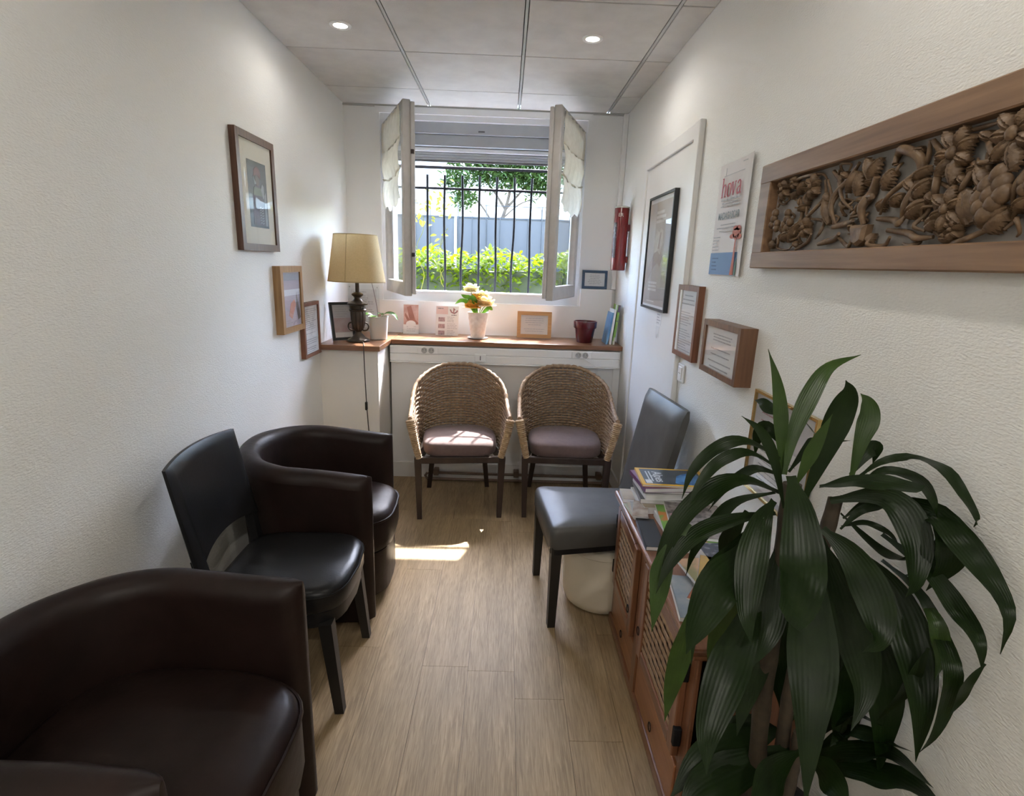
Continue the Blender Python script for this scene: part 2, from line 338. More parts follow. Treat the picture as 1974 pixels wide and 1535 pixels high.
for k in range(-7, 5):
    x0 = .024+PW*k; x1 = x0+PW
    x0 = max(x0, XL); x1 = min(x1, XR)
    if x1-x0 < .01: continue
    y = ends.get(k, -1.3*(1+.3*(k % 3)))
    while y < 0: y += PLn
    while y > YN:
        a, b = max(y-PLn, YN), min(y, -.002)
        if b-a > .01:
            g = .0006
            MB().box(x0+g-(x0+x1)/2, x1-g-(x0+x1)/2, a+g-(a+b)/2, b-g-(a+b)/2, -.005, 0).build('plank', M['plank'], floor, loc=((x0+x1)/2, (a+b)/2, 0))
        y -= PLn
# walls
struct('wall_left', MB().box(XL-.12, XL, YN, .3, 0, ZC+.05), M['wall_l'], 'long white wall on the left with grained wallpaper')
struct('wall_right', MB().box(XR, XR+.12, YN, .3, 0, ZC+.05), M['wall_r'], 'long white wall on the right with grained wallpaper')
struct('wall_front', MB().box(XL-.12, XR+.12, YN-.12, YN, 0, ZC+.05), M['wall_b'], 'white wall behind the viewer')
WX0, WX1, WZ0, WZ1 = -.935, .470, 1.200, 2.44
struct('wall_back', MB().box(XL, WX0, 0, .3, 0, ZC).box(WX1, XR, 0, .3, 0, ZC).box(WX0, WX1, 0, .3, 0, WZ0).box(WX0, WX1, 0, .3, WZ1, ZC), M['wall_b'], 'white end wall around the window')
struct('wall_lining', MB().box(-.95, .486, -.05, 0, .9, 1.205).box(.486, .712, -.05, 0, .9, 1.330).box(XL, -.95, -.05, 0, .9, 1.205), M['wall_b'], 'stepped white lining between shelf and window')
struct('wall_lower_back', MB().box(-.81, XR, -.39, 0, 0, .946), M['wall_b'], 'pale grey-white low wall under the shelf')
struct('wall_pipe_box', MB().box(XL, -.825, -.70, 0, 0, .944), M['plaster'], 'cream boxed-in corner under the left shelf')
# ceiling: deck, tiles and rails
ceil = struct('ceiling', MB().box(XL, XR, YN, 0, ZC+.03, ZC+.06), M['void'], 'suspended ceiling of white mineral tiles', 'ceiling')
xs = [XL, -.6, 0, .6, XR]
ys = [0, -.37]
while ys[-1] > YN: ys.append(max(ys[-1]-.6, YN))
SPOTS = [(-.823, -1.255), (.307, -1.225), (-.82, -3.05), (.307, -3.05), (-.82, -4.85), (.307, -4.85)]  # first two are in view; the other four are added unseen to brighten the room
for i in range(4):
    for j in range(len(ys)-1):
        x0, x1 = xs[i]+(.010 if i else .002), xs[i+1]-(.010 if i < 3 else .002); y1, y0 = ys[j]-.0035, ys[j+1]+.0035
        if j == 0: y1 = -.004
        MB().rbox(x0, x1, y0, y1, ZC, ZC+.018, .002, 1).build('ceiling_tile', M['ceil'], ceil)
for x in xs[1:4]:
    MB().box(x-.006, x+.006, YN, -.004, ZC+.001, ZC+.03).build('grid_rail', M['rail'], ceil)
for y in ys[1:-1]:
    MB().box(XL, XR, y-.002, y+.002, ZC+.004, ZC+.03).build('cross_rail', M['grid'], ceil)
tag(MB().box(XL, XR, -.012, 0, ZC-.012, ZC).build('trim_1', M['rail']), 'thin grey ceiling edge strip above the window wall', 'trim', None, 'structure')
# downlights
def downlight(x, y, label, e):
    t = thing('downlight', label, 'ceiling light', (x, y, ZC), 0, 'recessed ceiling spotlights')
    MB().lathe([(.030, -.004), (.046, -.005), (.048, 0), (.047, .002), (.030, .002)], 28, cap=False).build('trim_ring', M['white'], t, 40)
    MB().lathe([(.0005, -.002), (.031, -.002), (.031, .0), (.0005, .0)], 28, cap=False).build('lens', emit_mat('lamp_glow', (1, .93, .80), 30), t)
    l = bpy.data.lights.new('downlight_bulb', 'SPOT'); l.energy = e; l.spot_size = R(172); l.spot_blend = .5; l.shadow_soft_size = .03; l.color = (1, .95, .87)
    o = bpy.data.objects.new('downlight_bulb', l); COL.objects.link(o); o.parent = t; o.location = (0, 0, -.03)
for i, (x, y) in enumerate(SPOTS):
    downlight(x, y, ['lit round ceiling spotlight on the left, near the left wall', 'lit round ceiling spotlight on the right, nearer the window middle', 'unseen spotlight added for fill above the near brown armchair', 'unseen spotlight added for fill above the big plant', 'unseen spotlight added for fill behind the viewer, left', 'unseen spotlight added for fill behind the viewer, right'][i], DOWNLIGHT_W*(.22, .38, .15, .45, 1.1, 2.5)[i])
# skirting and trims
tag(MB().box(-.81, .70, -.402, -.39, 0, .108).build('baseboard_back', M['white']), 'white skirting board under the window wall', 'baseboard', None, 'structure')
tag(MB().box(.728, XR, -.72, -.39, 0, .10).build('baseboard_right', M['white']), 'white skirting board beside the right door', 'baseboard', None, 'structure')
tag(MB().box(-.825, -.813, -.69, -.40, 0, .10).build('baseboard_box', M['white']), 'white skirting on the corner box side', 'baseboard', None, 'structure')
tag(MB().rbox(.706, XR, -.030, 0, 1.33, ZC-.002, .004, 1).build('trim_2', M['wall_b']), 'vertical pipe cover strip in the right back corner', 'trim', None, 'structure')
tag(MB().rbox(.690, XR-.002, -.402, -.39, .11, .83, .003, 1).build('trim_3', M['wall_b']), 'vertical cover strip under the right shelf end', 'trim', None, 'structure')
# door in the right wall
d = thing('door_1', 'white flush door with plain frame in the right wall', 'door', (XR, -1.13, 0), 0, None, 'structure')
MB().box(-.006, 0, -.40, .40, .005, 2.02).build('door_leaf', M['white'], d)
MB().rbox(-.024, 0, -.475, -.405, 0, 2.085, .003, 1).build('door_post', M['white'], d)
MB().rbox(-.014, 0, .405, .46, 0, 2.085, .003, 1).build('door_post', M['white'], d)
MB().rbox(-.018, 0, -.4045, .4045, 2.022, 2.085, .003, 1).build('door_head', M['white'], d)

# ------------------------------------------------------------------ window
W = thing('window_1', 'wide white window with both sashes open inward', 'window', (0, 0, 0), 0, None, 'structure')
f = MB()
f.box(WX0, WX0+.055, .0, .075, WZ0, WZ1).box(WX1-.055, WX1, .0, .075, WZ0, WZ1).box(WX0+.055, WX1-.055, .001, .075, WZ0, WZ0+.062).box(WX0+.055, WX1-.055, .001, .075, WZ1-.035, WZ1)
f.build('window_frame', M['pvc'], W)
MB().rbox(WX0+.056, WX1-.056, -.012, .10, WZ0+.0625, WZ0+.078, .004, 1).build('window_sill', M['pvc'], W)
MB().box(WX0-.03, WX0, -.014, -.0005, WZ0+.006, WZ1).box(WX1, WX1+.03, -.014, -.0005, WZ0+.14, WZ1).box(WX0-.03, WX1+.03, -.016, -.0005, WZ1, WZ1+.04).build('architrave', M['wall_b'], W)
MB().box(WX0+.05, WX1-.05, .03, .075, 2.335, WZ1-.035).build('shutter_box', M['slat'], W)
MB().box(-.272, -.228, .026, .032, 2.348, 2.358).build('vent_slot', M['ink'], W)
MB().box(WX0+.05, WX1-.05, .055, .09, 2.262, 2.331).build('shutter_box_lower', M['slat'], W)
for i, (z0, z1, y) in enumerate([(2.232, 2.260, .10), (2.214, 2.231, .118), (2.196, 2.213, .118), (2.178, 2.195, .118)]):
    MB().rbox(WX0+.05, WX1-.05, y, y+.014, z0, z1, .003, 1).build('shutter_slat', M['slat'] if i else M['pvc'], W)
MB().box(WX0+.05, WX1-.05, .116, .134, 2.168, 2.176).build('shutter_bottom_bar', M['ink'], W)
MB().box(WX0+.05, WX1-.05, .134, .146, 2.172, WZ1).build('shutter_back', M['rail'], W)
MB().box(WX0+.0005, WX0+.05, .076, .3, WZ0, WZ1).box(WX1-.05, WX1-.0005, .076, .3, WZ0, WZ1).build('reveal', M['pvc'], W)
def sash(hx, hy, ang, sgn):
    """casement hinged at its local origin, running along local +x, room face towards local -y"""
    s = bpy.data.objects.new('sash', None); COL.objects.link(s); s.parent = W; s.location = (hx, hy, 0); s.rotation_euler = (0, 0, ang); s.empty_display_size = .05
    L_ = .615; z0, z1 = 1.272, 2.378; t = .046
    # local -y is the room face for the left sash, local +y for the right one
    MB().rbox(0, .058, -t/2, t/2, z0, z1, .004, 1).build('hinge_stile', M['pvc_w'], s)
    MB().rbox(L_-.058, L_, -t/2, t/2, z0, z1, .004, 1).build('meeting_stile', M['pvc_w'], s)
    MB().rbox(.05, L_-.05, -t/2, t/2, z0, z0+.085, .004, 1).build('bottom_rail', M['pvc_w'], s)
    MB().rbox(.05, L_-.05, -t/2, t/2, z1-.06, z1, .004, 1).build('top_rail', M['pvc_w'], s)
    MB().box(.05, L_-.05, -.004, .004, z0+.08, z1-.055).build('pane', M['glass'], s)
    sg = 1 if sgn > 0 else -1
    MB().rbox(L_-.012, L_+.016, sg*(t/2)-.012+sg*.010, sg*(t/2)+.012+sg*.010, z0+.012, z1-.012, .004, 1).build('weather_strip', M['pvc_w'], s)
    for z in (1.52, 2.10):
        MB().tube([(L_+.012, sg*.030, z-.012), (L_+.012, sg*.030, z+.012)], .011, 10).build('lock_stud', M['wenge'] if sgn > 0 else M['silver'], s, 40)
    return s
def bearing(a, b): return math.atan2(b[1]-a[1], b[0]-a[0])
LH, LF = (-.885, -.024), (-.652, -.590); RH, RF_ = (.424, -.024), (.218, -.600)
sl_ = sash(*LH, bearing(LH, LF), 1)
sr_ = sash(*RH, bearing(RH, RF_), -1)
def curtain(name, label, hinge, ang, sg, seed):
    """short gathered voile blind: soft swags, scalloped hem"""
    t = thing(name, label, 'curtain', (hinge[0], hinge[1], 0), ang, 'cream window curtains')
    rnd = random.Random(seed); nx, nz = 40, 60; vs = []; x0, x1 = .03, .575; zt, zb = 2.352, 1.842
    for j in range(nz+1):
        v = j/nz
        for i in range(nx+1):
            u = i/nx; sag = math.sin(PI*u)
            zz = zt+(zb-zt)*v - v*.040*sag*(1 if v > .3 else v/.3) + .012*v*math.sin(u*19+seed)
            sw = (v*3) % 1
            y = .030+.020*math.sin(PI*sw)*min(1, v*2)*(.4+.6*sag)+.006*math.sin(u*34+2*math.sin(v*7))*(1-.5*v)+.004*noise.noise((u*6, v*9, seed))
            vs.append((x0+(x1-x0)*u, -sg*(y+.004), zz))
    fs = [(j*(nx+1)+i, j*(nx+1)+i+1, (j+1)*(nx+1)+i+1, (j+1)*(nx+1)+i) for j in range(nz) for i in range(nx)]
    MB().add(vs, fs).build('voile', M['cream_cloth'], t, 70)
    for k in (1, 2):
        path = [(x0+(x1-x0)*u/20, -sg*(.036+.006*math.sin(u*.8)), zt+(zb-zt)*k/3-.045*math.sin(PI*u/20)*k/3) for u in range(21)]
        MB().tube(path, .0055, 6).build('swag_fold', M['cream_cloth'], t, 60)
    MB().tube([(x0-.005, -sg*.034, zt+.002), (x1+.01, -sg*.034, zt+.002)], .005, 8).build('curtain_rod', M['pvc_w'], t, 60)
curtain('cafe_curtain', 'short cream gathered curtain on the left open sash', LH, bearing(LH, LF), 1, 3)
curtain('cafe_curtain', 'short cream gathered curtain on the right open sash', RH, bearing(RH, RF_), -1, 8)

# ------------------------------------------------------------------ shelf, trunking, sockets, pipes
SZ = .976
tag(MB().rbox(-.800, XR-.002, -.425, -.052, SZ-.030, SZ, .004, 2).build('window_shelf', M['shelf']), 'long varnished pine shelf under the window', 'shelf')
tag(MB().rbox(XL+.001, -.802, -.745, -.052, SZ-.032, SZ, .004, 2).build('corner_shelf', M['shelf']), 'short pine shelf on the boxed corner under the lamp', 'shelf')
t = thing('cable_trunking', 'white two-lid cable trunking under the long shelf', 'trunking', (0, -.39, 0))
MB().rbox(-.808, .722, -.045, -.001, .888, .938, .003, 1).build('upper_lid', M['white'], t)
MB().rbox(-.808, .722, -.045, -.001, .836, .886, .003, 1).build('lower_lid', M['white'], t)
MB().box(-.808, .722, -.040, -.001, .885, .889).build('joint', M['rail'], t)
MB().rbox(-.808, .724, -.050, -.001, .826, .835, .002, 1).build('edge_bead', M['white'], t)
C_W = pm('socket_grey', (.45, .45, .45), rough=.4)
def socket(x, label):
    t = thing('wall_socket', label, 'socket', (x, -.435, .913), 0, 'double sockets in the trunking')
    MB().rbox(-.066, .066, -.010, 0, -.024, .024, .003, 1).build('cover_plate', M['white'], t)
    for s in (-1, 1):
        p = MB().lathe([(.0195, 0), (.0195, .0135), (.0175, .0135), (.0165, .0104), (.001, .0104)], 20, cap=False).build('socket_well', C_W, t, 30, loc=(s*.023, 0, 0), rot=(PI/2, 0, 0))
        for a in (-1, 1):
            MB().lathe([(.0032, 0), (.0032, .001)], 8).build('pin_hole', M['ink'], p, loc=(a*.009, .003, .0101))
        MB().lathe([(.0025, 0), (.0025, .010)], 8).build('earth_pin', M['silver'], p, loc=(0, -.008, .006))
socket(-.555, 'white double power socket on the trunking, left, beside the boxed corner')
socket(.466, 'white double power socket on the trunking, right, behind the right wicker chair')
t = thing('phone_socket', 'small white phone socket with dark slot on the trunking', 'socket', (-.207, -.435, .872))
MB().rbox(-.037, .037, -.010, 0, -.026, .026, .003, 1).build('cover_plate', M['white'], t)
MB().box(-.003, .003, -.0115, -.009, -.014, .014).build('slot', M['ink'], t)
tag(MB().tube(crom([(.482, -.447, .895), (.50, -.455, .88), (.54, -.455, .856), (.572, -.452, .838), (.60, -.43, .825)], 14), .0022, 6).build('power_cord', M['white'], None, 60), 'thin white cord leaving the right wall socket', 'cord')
t = thing('heating_pipes', 'two brown heating pipes along the floor behind the wicker chairs', 'pipe', (0, 0, 0))
MB().tube([(-.56, -.445, .052), (.70, -.445, .052)], .009, 10).build('pipe', M['copper'], t, 60)
MB().tube([(-.56, -.462, .014), (.70, -.462, .014)], .010, 10).build('pipe', M['copper'], t, 60)
MB().tube([(-.56, -.445, .052), (-.575, -.455, .034), (-.56, -.462, .014)], .009, 8).build('pipe_bend', M['copper'], t, 60)
for x in (.06, .64, -.5):
    MB().rbox(x-.018, x+.018, -.458, -.4025, .035, .078, .003, 1).build('pipe_clip', M['copper'], t)
# light switch on the right wall
t = thing('light_switch', 'white wall switch beside the door frame', 'switch', (XR, -1.655, 1.045), -PI/2)
MB().rbox(-.040, .040, -.010, 0, -.040, .040, .004, 2).build('cover_plate', M['white'], t)
MB().rbox(-.024, .024, -.014, -.008, -.028, .028, .002, 1).build('rocker', M['white'], t)
for s in (-1, 1): MB().ball((s*.007, -.0142, 0), .0022).build('marker', M['inkl'], t)
LEAVES = [
([[0.483,-3.04,1.118],[0.473,-3.035,1.183],[0.465,-3.03,1.242],[0.451,-3.025,1.299],[0.43,-3.02,1.353]],0.027,'f',0),
([[0.481,-3.05,1.122],[0.493,-3.037,1.2],[0.521,-3.025,1.277],[0.554,-3.012,1.322],[0.616,-3.0,1.345]],0.035,'f',0),
([[0.508,-3.08,1.084],[0.526,-3.085,1.177],[0.54,-3.09,1.256],[0.543,-3.095,1.293],[0.531,-3.1,1.315]],0.046,'f',0),
([[0.489,-3.08,1.114],[0.503,-3.09,1.188],[0.519,-3.1,1.255]],0.025,'f',0),
([[0.629,-3.02,1.103],[0.638,-3.015,1.181],[0.648,-3.01,1.227],[0.642,-3.005,1.256],[0.629,-3.0,1.271]],0.039,'f',0),
([[0.474,-3.08,1.067],[0.446,-3.07,1.159],[0.419,-3.06,1.208],[0.385,-3.05,1.233]],0.021,'f',0),
([[0.501,-2.98,1.219],[0.486,-2.953,1.222],[0.481,-2.927,1.23],[0.477,-2.9,1.228]],0.025,'f',0),
([[0.517,-3.0,1.108],[0.559,-2.983,1.158],[0.583,-2.967,1.164],[0.619,-2.95,1.165]],0.023,'u',0),
([[0.498,-3.0,1.161],[0.471,-2.983,1.192],[0.463,-2.967,1.171],[0.47,-2.95,1.121]],0.031,'f',0),
([[0.536,-2.98,1.215],[0.589,-2.953,1.17],[0.635,-2.927,1.152],[0.696,-2.9,1.145]],0.019,'u',0),
([[0.641,-3.0,1.106],[0.67,-2.993,1.152],[0.692,-2.987,1.157],[0.695,-2.98,1.122]],0.032,'f',0),
([[0.622,-3.05,1.121],[0.647,-3.067,1.159],[0.69,-3.083,1.174],[0.688,-3.155,1.18],[0.7,-3.193,1.146],[0.688,-3.234,1.13],[0.7,-3.22,1.108]],0.026,'u',0),
([[0.532,-3.08,1.112],[0.569,-3.12,1.14],[0.603,-3.16,1.152],[0.62,-3.2,1.16]],0.038,'u',1),
([[0.57,-3.06,1.076],[0.632,-3.092,1.103],[0.661,-3.124,1.089],[0.672,-3.156,1.041],[0.656,-3.188,0.991],[0.618,-3.22,0.98]],0.056,'f',0),
([[0.595,-3.05,1.078],[0.676,-3.075,1.083],[0.7,-3.141,1.095],[0.688,-3.215,1.084],[0.7,-3.264,1.049],[0.688,-3.32,1.021],[0.7,-3.313,0.949]],0.046,'f',0),
([[0.644,-3.03,1.097],[0.67,-3.048,1.134],[0.7,-3.087,1.136],[0.688,-3.147,1.12],[0.7,-3.153,1.087]],0.03,'u',0),
([[0.622,-3.03,1.026],[0.664,-3.02,1.053],[0.7,-3.019,1.06],[0.688,-3.058,1.086]],0.017,'u',0),
([[0.622,-3.03,1.009],[0.677,-3.02,1.013],[0.7,-3.056,1.008],[0.688,-3.103,1.002]],0.017,'u',0),
([[0.614,-3.04,1.008],[0.645,-3.043,1.049],[0.681,-3.047,1.06],[0.688,-3.092,1.064]],0.019,'u',0),
([[0.7,-3.146,1.081],[0.688,-3.198,1.07],[0.7,-3.194,1.025],[0.688,-3.177,0.965]],0.049,'f',0),
([[0.682,-3.06,1.01],[0.688,-3.172,1.002],[0.7,-3.234,0.965],[0.688,-3.29,0.95],[0.7,-3.294,0.903]],0.034,'f',0),
([[0.693,-3.06,0.955],[0.688,-3.162,0.955],[0.7,-3.21,0.907],[0.688,-3.263,0.871],[0.7,-3.254,0.792],[0.688,-3.259,0.744],[0.7,-3.229,0.678]],0.029,'f',0),
([[0.539,-3.1,1.038],[0.575,-3.135,1.006],[0.604,-3.17,0.947],[0.603,-3.205,0.891],[0.551,-3.24,0.889]],0.064,'f',0),
([[0.638,-3.06,0.976],[0.688,-3.107,0.918],[0.7,-3.161,0.848],[0.688,-3.224,0.773],[0.7,-3.227,0.655]],0.071,'f',0),
([[0.622,-3.02,1.032],[0.688,-3.046,0.975],[0.7,-3.1,0.979],[0.688,-3.142,1.024]],0.026,'u',0),
([[0.7,-3.108,0.951],[0.688,-3.172,1.002],[0.7,-3.164,1.037],[0.688,-3.17,1.088]],0.018,'f',0),
([[0.7,-3.196,0.866],[0.688,-3.197,0.813],[0.7,-3.169,0.744],[0.688,-3.14,0.657]],0.025,'f',0),
([[0.7,-3.296,0.918],[0.688,-3.292,0.882],[0.7,-3.273,0.83],[0.688,-3.275,0.801]],0.016,'f',0),
([[0.7,-3.156,0.941],[0.688,-3.211,0.928],[0.7,-3.222,0.876],[0.688,-3.235,0.835]],0.03,'f',0),
([[0.465,-3.1,1.139],[0.461,-3.15,1.091],[0.452,-3.2,1.022],[0.421,-3.25,0.996],[0.381,-3.3,0.99]],0.072,'f',1),
([[0.453,-3.08,1.082],[0.414,-3.12,1.055],[0.387,-3.16,0.996],[0.372,-3.2,0.931],[0.367,-3.24,0.897]],0.055,'f',0),
([[0.526,-3.08,1.005],[0.52,-3.13,0.918],[0.514,-3.18,0.815],[0.497,-3.23,0.731],[0.481,-3.28,0.611]],0.086,'f',0),
([[0.501,-3.04,0.983],[0.48,-3.08,0.905],[0.46,-3.12,0.832],[0.419,-3.16,0.787]],0.059,'f',0),
([[0.44,-3.08,1.024],[0.386,-3.125,0.983],[0.331,-3.17,0.96],[0.285,-3.215,0.915],[0.253,-3.26,0.894]],0.076,'f',0),
([[0.467,-3.06,0.903],[0.418,-3.115,0.833],[0.368,-3.17,0.781],[0.324,-3.225,0.711],[0.305,-3.28,0.678]],0.077,'f',0),
([[0.564,-3.06,0.996],[0.597,-3.095,0.918],[0.621,-3.13,0.833],[0.632,-3.165,0.75],[0.594,-3.2,0.692]],0.074,'f',0),
([[0.662,-3.04,0.861],[0.688,-3.104,0.78],[0.7,-3.142,0.672],[0.7,-3.16,0.543]],0.073,'f',0),
([[0.573,-3.02,0.951],[0.605,-3.047,0.864],[0.628,-3.073,0.765],[0.615,-3.1,0.69]],0.062,'f',0),
([[0.518,-3.02,0.903],[0.492,-3.047,0.777],[0.465,-3.073,0.662],[0.444,-3.1,0.573]],0.062,'f',0),
([[0.679,-3.0,0.784],[0.688,-3.051,0.686],[0.7,-3.045,0.55],[0.67,-3.06,0.51]],0.061,'f',0),
([[0.584,-2.98,0.818],[0.564,-2.993,0.686],[0.6,-3.007,0.564],[0.581,-3.02,0.494]],0.055,'f',0),
([[0.475,-3.04,1.149],[0.404,-3.045,1.183],[0.35,-3.05,1.172],[0.306,-3.055,1.126],[0.29,-3.06,1.071]],0.029,'u',0),
([[0.471,-3.05,1.132],[0.403,-3.062,1.167],[0.348,-3.075,1.155],[0.31,-3.088,1.117],[0.285,-3.1,1.066]],0.026,'u',0),
([[0.478,-3.05,1.085],[0.407,-3.06,1.113],[0.345,-3.07,1.1],[0.285,-3.08,1.041],[0.252,-3.09,0.955],[0.237,-3.1,0.879]],0.042,'u',0),
([[0.475,-3.04,1.081],[0.413,-3.03,1.058],[0.381,-3.02,1.016],[0.347,-3.01,0.939],[0.339,-3.0,0.873]],0.027,'u',0),
([[0.471,-3.06,1.047],[0.396,-3.075,1.042],[0.316,-3.09,1.017],[0.266,-3.105,0.964],[0.241,-3.12,0.909]],0.035,'u',0),
([[0.467,-3.06,1.052],[0.401,-3.08,0.991],[0.348,-3.1,0.937],[0.323,-3.12,0.873],[0.315,-3.14,0.771]],0.039,'f',0),
([[0.327,-3.1,0.892],[0.312,-3.107,0.806],[0.295,-3.113,0.706],[0.286,-3.12,0.625]],0.041,'f',0),
([[0.504,-3.0,0.914],[0.458,-2.993,0.799],[0.436,-2.987,0.69],[0.435,-2.98,0.576]],0.066,'f',0),
([[0.303,-3.08,1.031],[0.26,-3.093,0.962],[0.25,-3.107,0.895],[0.241,-3.12,0.828]],0.041,'f',0),
([[0.502,-3.0,1.102],[0.459,-2.98,1.104],[0.425,-2.96,1.067],[0.393,-2.94,0.992]],0.025,'u',0),
([[0.456,-2.98,1.013],[0.434,-2.973,0.956],[0.433,-2.967,0.905],[0.418,-2.96,0.863]],0.043,'f',0),
([[0.592,-3.0,0.487],[0.494,-3.033,0.491],[0.394,-3.067,0.47],[0.324,-3.1,0.411]],0.084,'u',0),
([[0.588,-3.05,0.497],[0.477,-3.08,0.473],[0.381,-3.11,0.451],[0.332,-3.14,0.42]],0.082,'u',0),
([[0.631,-2.98,0.453],[0.539,-2.987,0.487],[0.481,-2.993,0.449],[0.431,-3.0,0.352]],0.059,'u',0),
([[0.659,-3.02,0.439],[0.688,-3.096,0.536],[0.7,-3.179,0.614],[0.688,-3.282,0.662]],0.06,'u',0),
([[0.651,-3.05,0.457],[0.688,-3.156,0.551],[0.7,-3.235,0.606],[0.688,-3.318,0.652]],0.07,'u',0),
([[0.684,-2.98,0.425],[0.688,-3.021,0.539],[0.7,-3.073,0.604],[0.688,-3.155,0.66]],0.037,'u',0),
([[0.684,-3.0,0.432],[0.688,-3.084,0.575],[0.7,-3.149,0.618],[0.688,-3.23,0.68]],0.041,'u',0),
([[0.592,-3.08,0.516],[0.528,-3.12,0.519],[0.48,-3.16,0.5],[0.446,-3.2,0.473]],0.067,'f',0),
([[0.616,-3.08,0.503],[0.622,-3.14,0.518],[0.627,-3.2,0.514]],0.069,'f',0)]
RSTEM=[([(2.622,1.728),(2.651,1.693),(2.647,1.646),(2.666,1.604)],0.018),([(2.719,1.73),(2.675,1.701),(2.648,1.662),(2.66,1.604)],0.016),([(2.645,1.727),(2.637,1.707),(2.689,1.657),(2.724,1.63)],0.012),([(2.788,1.691),(2.773,1.662),(2.766,1.632),(2.77,1.597)],0.03),([(2.924,1.734),(2.91,1.693),(2.845,1.646),(2.82,1.613)],0.014),([(2.837,1.707),(2.832,1.727),(2.865,1.73),(2.906,1.706),(2.907,1.669),(2.899,1.627),(2.888,1.597)],0.024),([(2.93,1.733),(2.953,1.7),(2.969,1.655),(2.965,1.627),(2.972,1.595)],0.018),([(2.966,1.656),(3.007,1.636),(3.032,1.642),(3.036,1.672),(3.01,1.679),(2.98,1.663)],0.014),([(3.008,1.725),(3.043,1.712),(3.075,1.687),(3.105,1.669),(3.132,1.658)],0.015),([(3.075,1.687),(3.078,1.676),(3.057,1.673),(3.041,1.682)],0.012),([(2.992,1.731),(3.032,1.733),(3.078,1.729)],0.01),([(3.122,1.693),(3.135,1.66),(3.133,1.629),(3.126,1.603)],0.015),([(2.98,1.57),(3.009,1.552),(3.047,1.55),(3.085,1.565),(3.122,1.581),(3.146,1.599),(3.167,1.613)],0.013),([(2.864,1.566),(2.839,1.55),(2.808,1.553),(2.807,1.571)],0.013),([(2.686,1.574),(2.714,1.554),(2.746,1.555),(2.738,1.572)],0.013),([(2.656,1.598),(2.705,1.604),(2.743,1.607)],0.02),([(2.606,1.561),(2.658,1.571),(2.698,1.581)],0.02),([(2.814,1.605),(2.859,1.599),(2.89,1.59),(2.899,1.606)],0.018),([(2.852,1.58),(2.903,1.572),(2.949,1.56),(2.98,1.561)],0.018),([(2.722,1.618),(2.751,1.639),(2.795,1.651),(2.752,1.653)],0.018),([(2.92,1.569),(2.939,1.555),(2.934,1.547),(2.905,1.552)],0.012),([(3.061,1.689),(3.058,1.66),(3.058,1.63)],0.018),([(3.037,1.676),(3.03,1.66),(3.029,1.642)],0.014),([(2.366,1.67),(2.388,1.705),(2.472,1.73),(2.567,1.73),(2.591,1.713)],0.012),([(2.591,1.713),(2.59,1.675),(2.563,1.638),(2.53,1.634),(2.51,1.677)],0.012),([(2.488,1.679),(2.494,1.637),(2.494,1.59)],0.014),([(2.603,1.634),(2.618,1.665),(2.616,1.71)],0.012),([(2.358,1.558),(2.374,1.589),(2.412,1.575),(2.402,1.557),(2.444,1.552),(2.495,1.561)],0.01),([(2.499,1.55),(2.543,1.57),(2.579,1.586)],0.013),([(2.554,1.625),(2.602,1.615),(2.617,1.587),(2.589,1.575)],0.012),([(3.122,1.565),(3.132,1.58),(3.148,1.577),(3.15,1.561),(3.14,1.555)],0.01),([(3.155,1.585),(3.172,1.573),(3.173,1.56)],0.012),([(2.961,1.637),(2.942,1.605),(2.934,1.583),(2.956,1.572)],0.012),([(2.999,1.598),(3.008,1.576),(3.035,1.558)],0.008)]
RLEAF=[((2.73,1.659),(2.735,1.71),0.03),((2.76,1.689),(2.795,1.728),0.026),((2.771,1.685),(2.746,1.737),0.024),((2.814,1.663),(2.842,1.699),0.03),((2.907,1.639),(2.95,1.663),0.03),((2.897,1.606),(2.95,1.626),0.03),((2.957,1.579),(2.996,1.596),0.03),((2.997,1.56),(3.036,1.556),0.022),((2.85,1.629),(2.881,1.647),0.022),((2.813,1.622),(2.834,1.642),0.022),((3.079,1.625),(3.044,1.671),0.024),((3.084,1.571),(3.128,1.597),0.04),((3.054,1.578),(3.03,1.638),0.042),((3.072,1.574),(3.09,1.597),0.036),((3.131,1.593),(3.161,1.612),0.022),((2.714,1.714),(2.696,1.669),0.02),((2.453,1.574),(2.506,1.622),0.026),((2.636,1.606),(2.605,1.667),0.022),((2.41,1.583),(2.476,1.598),0.024)]
RFLOW=[((2.996,1.699),0.05,6),((3.109,1.706),0.052,6),((3.006,1.606),0.042,5),((2.55,1.703),0.032,5),((2.401,1.715),0.03,5),((2.546,1.605),0.028,5),((3.032,1.57),0.02,5),((2.459,1.725),0.018,5)]
RGRAPE=[(3.103,1.649),(3.085,1.635),(3.111,1.634),(3.076,1.617),(3.094,1.619),(3.116,1.618),(3.104,1.606),(3.082,1.604),(3.093,1.59)]
RGRAPE2=[(2.371,1.639),(2.393,1.624),(2.364,1.622),(2.446,1.633),(2.435,1.619),(2.465,1.623),(2.454,1.609),(2.393,1.611),(3.147,1.633),(3.152,1.638),(3.158,1.625),(3.15,1.621),(2.446,1.648),(2.375,1.654)]
RPOT=[(2.739,1.596),(2.798,1.595),(2.794,1.561),(2.773,1.55),(2.756,1.556)]
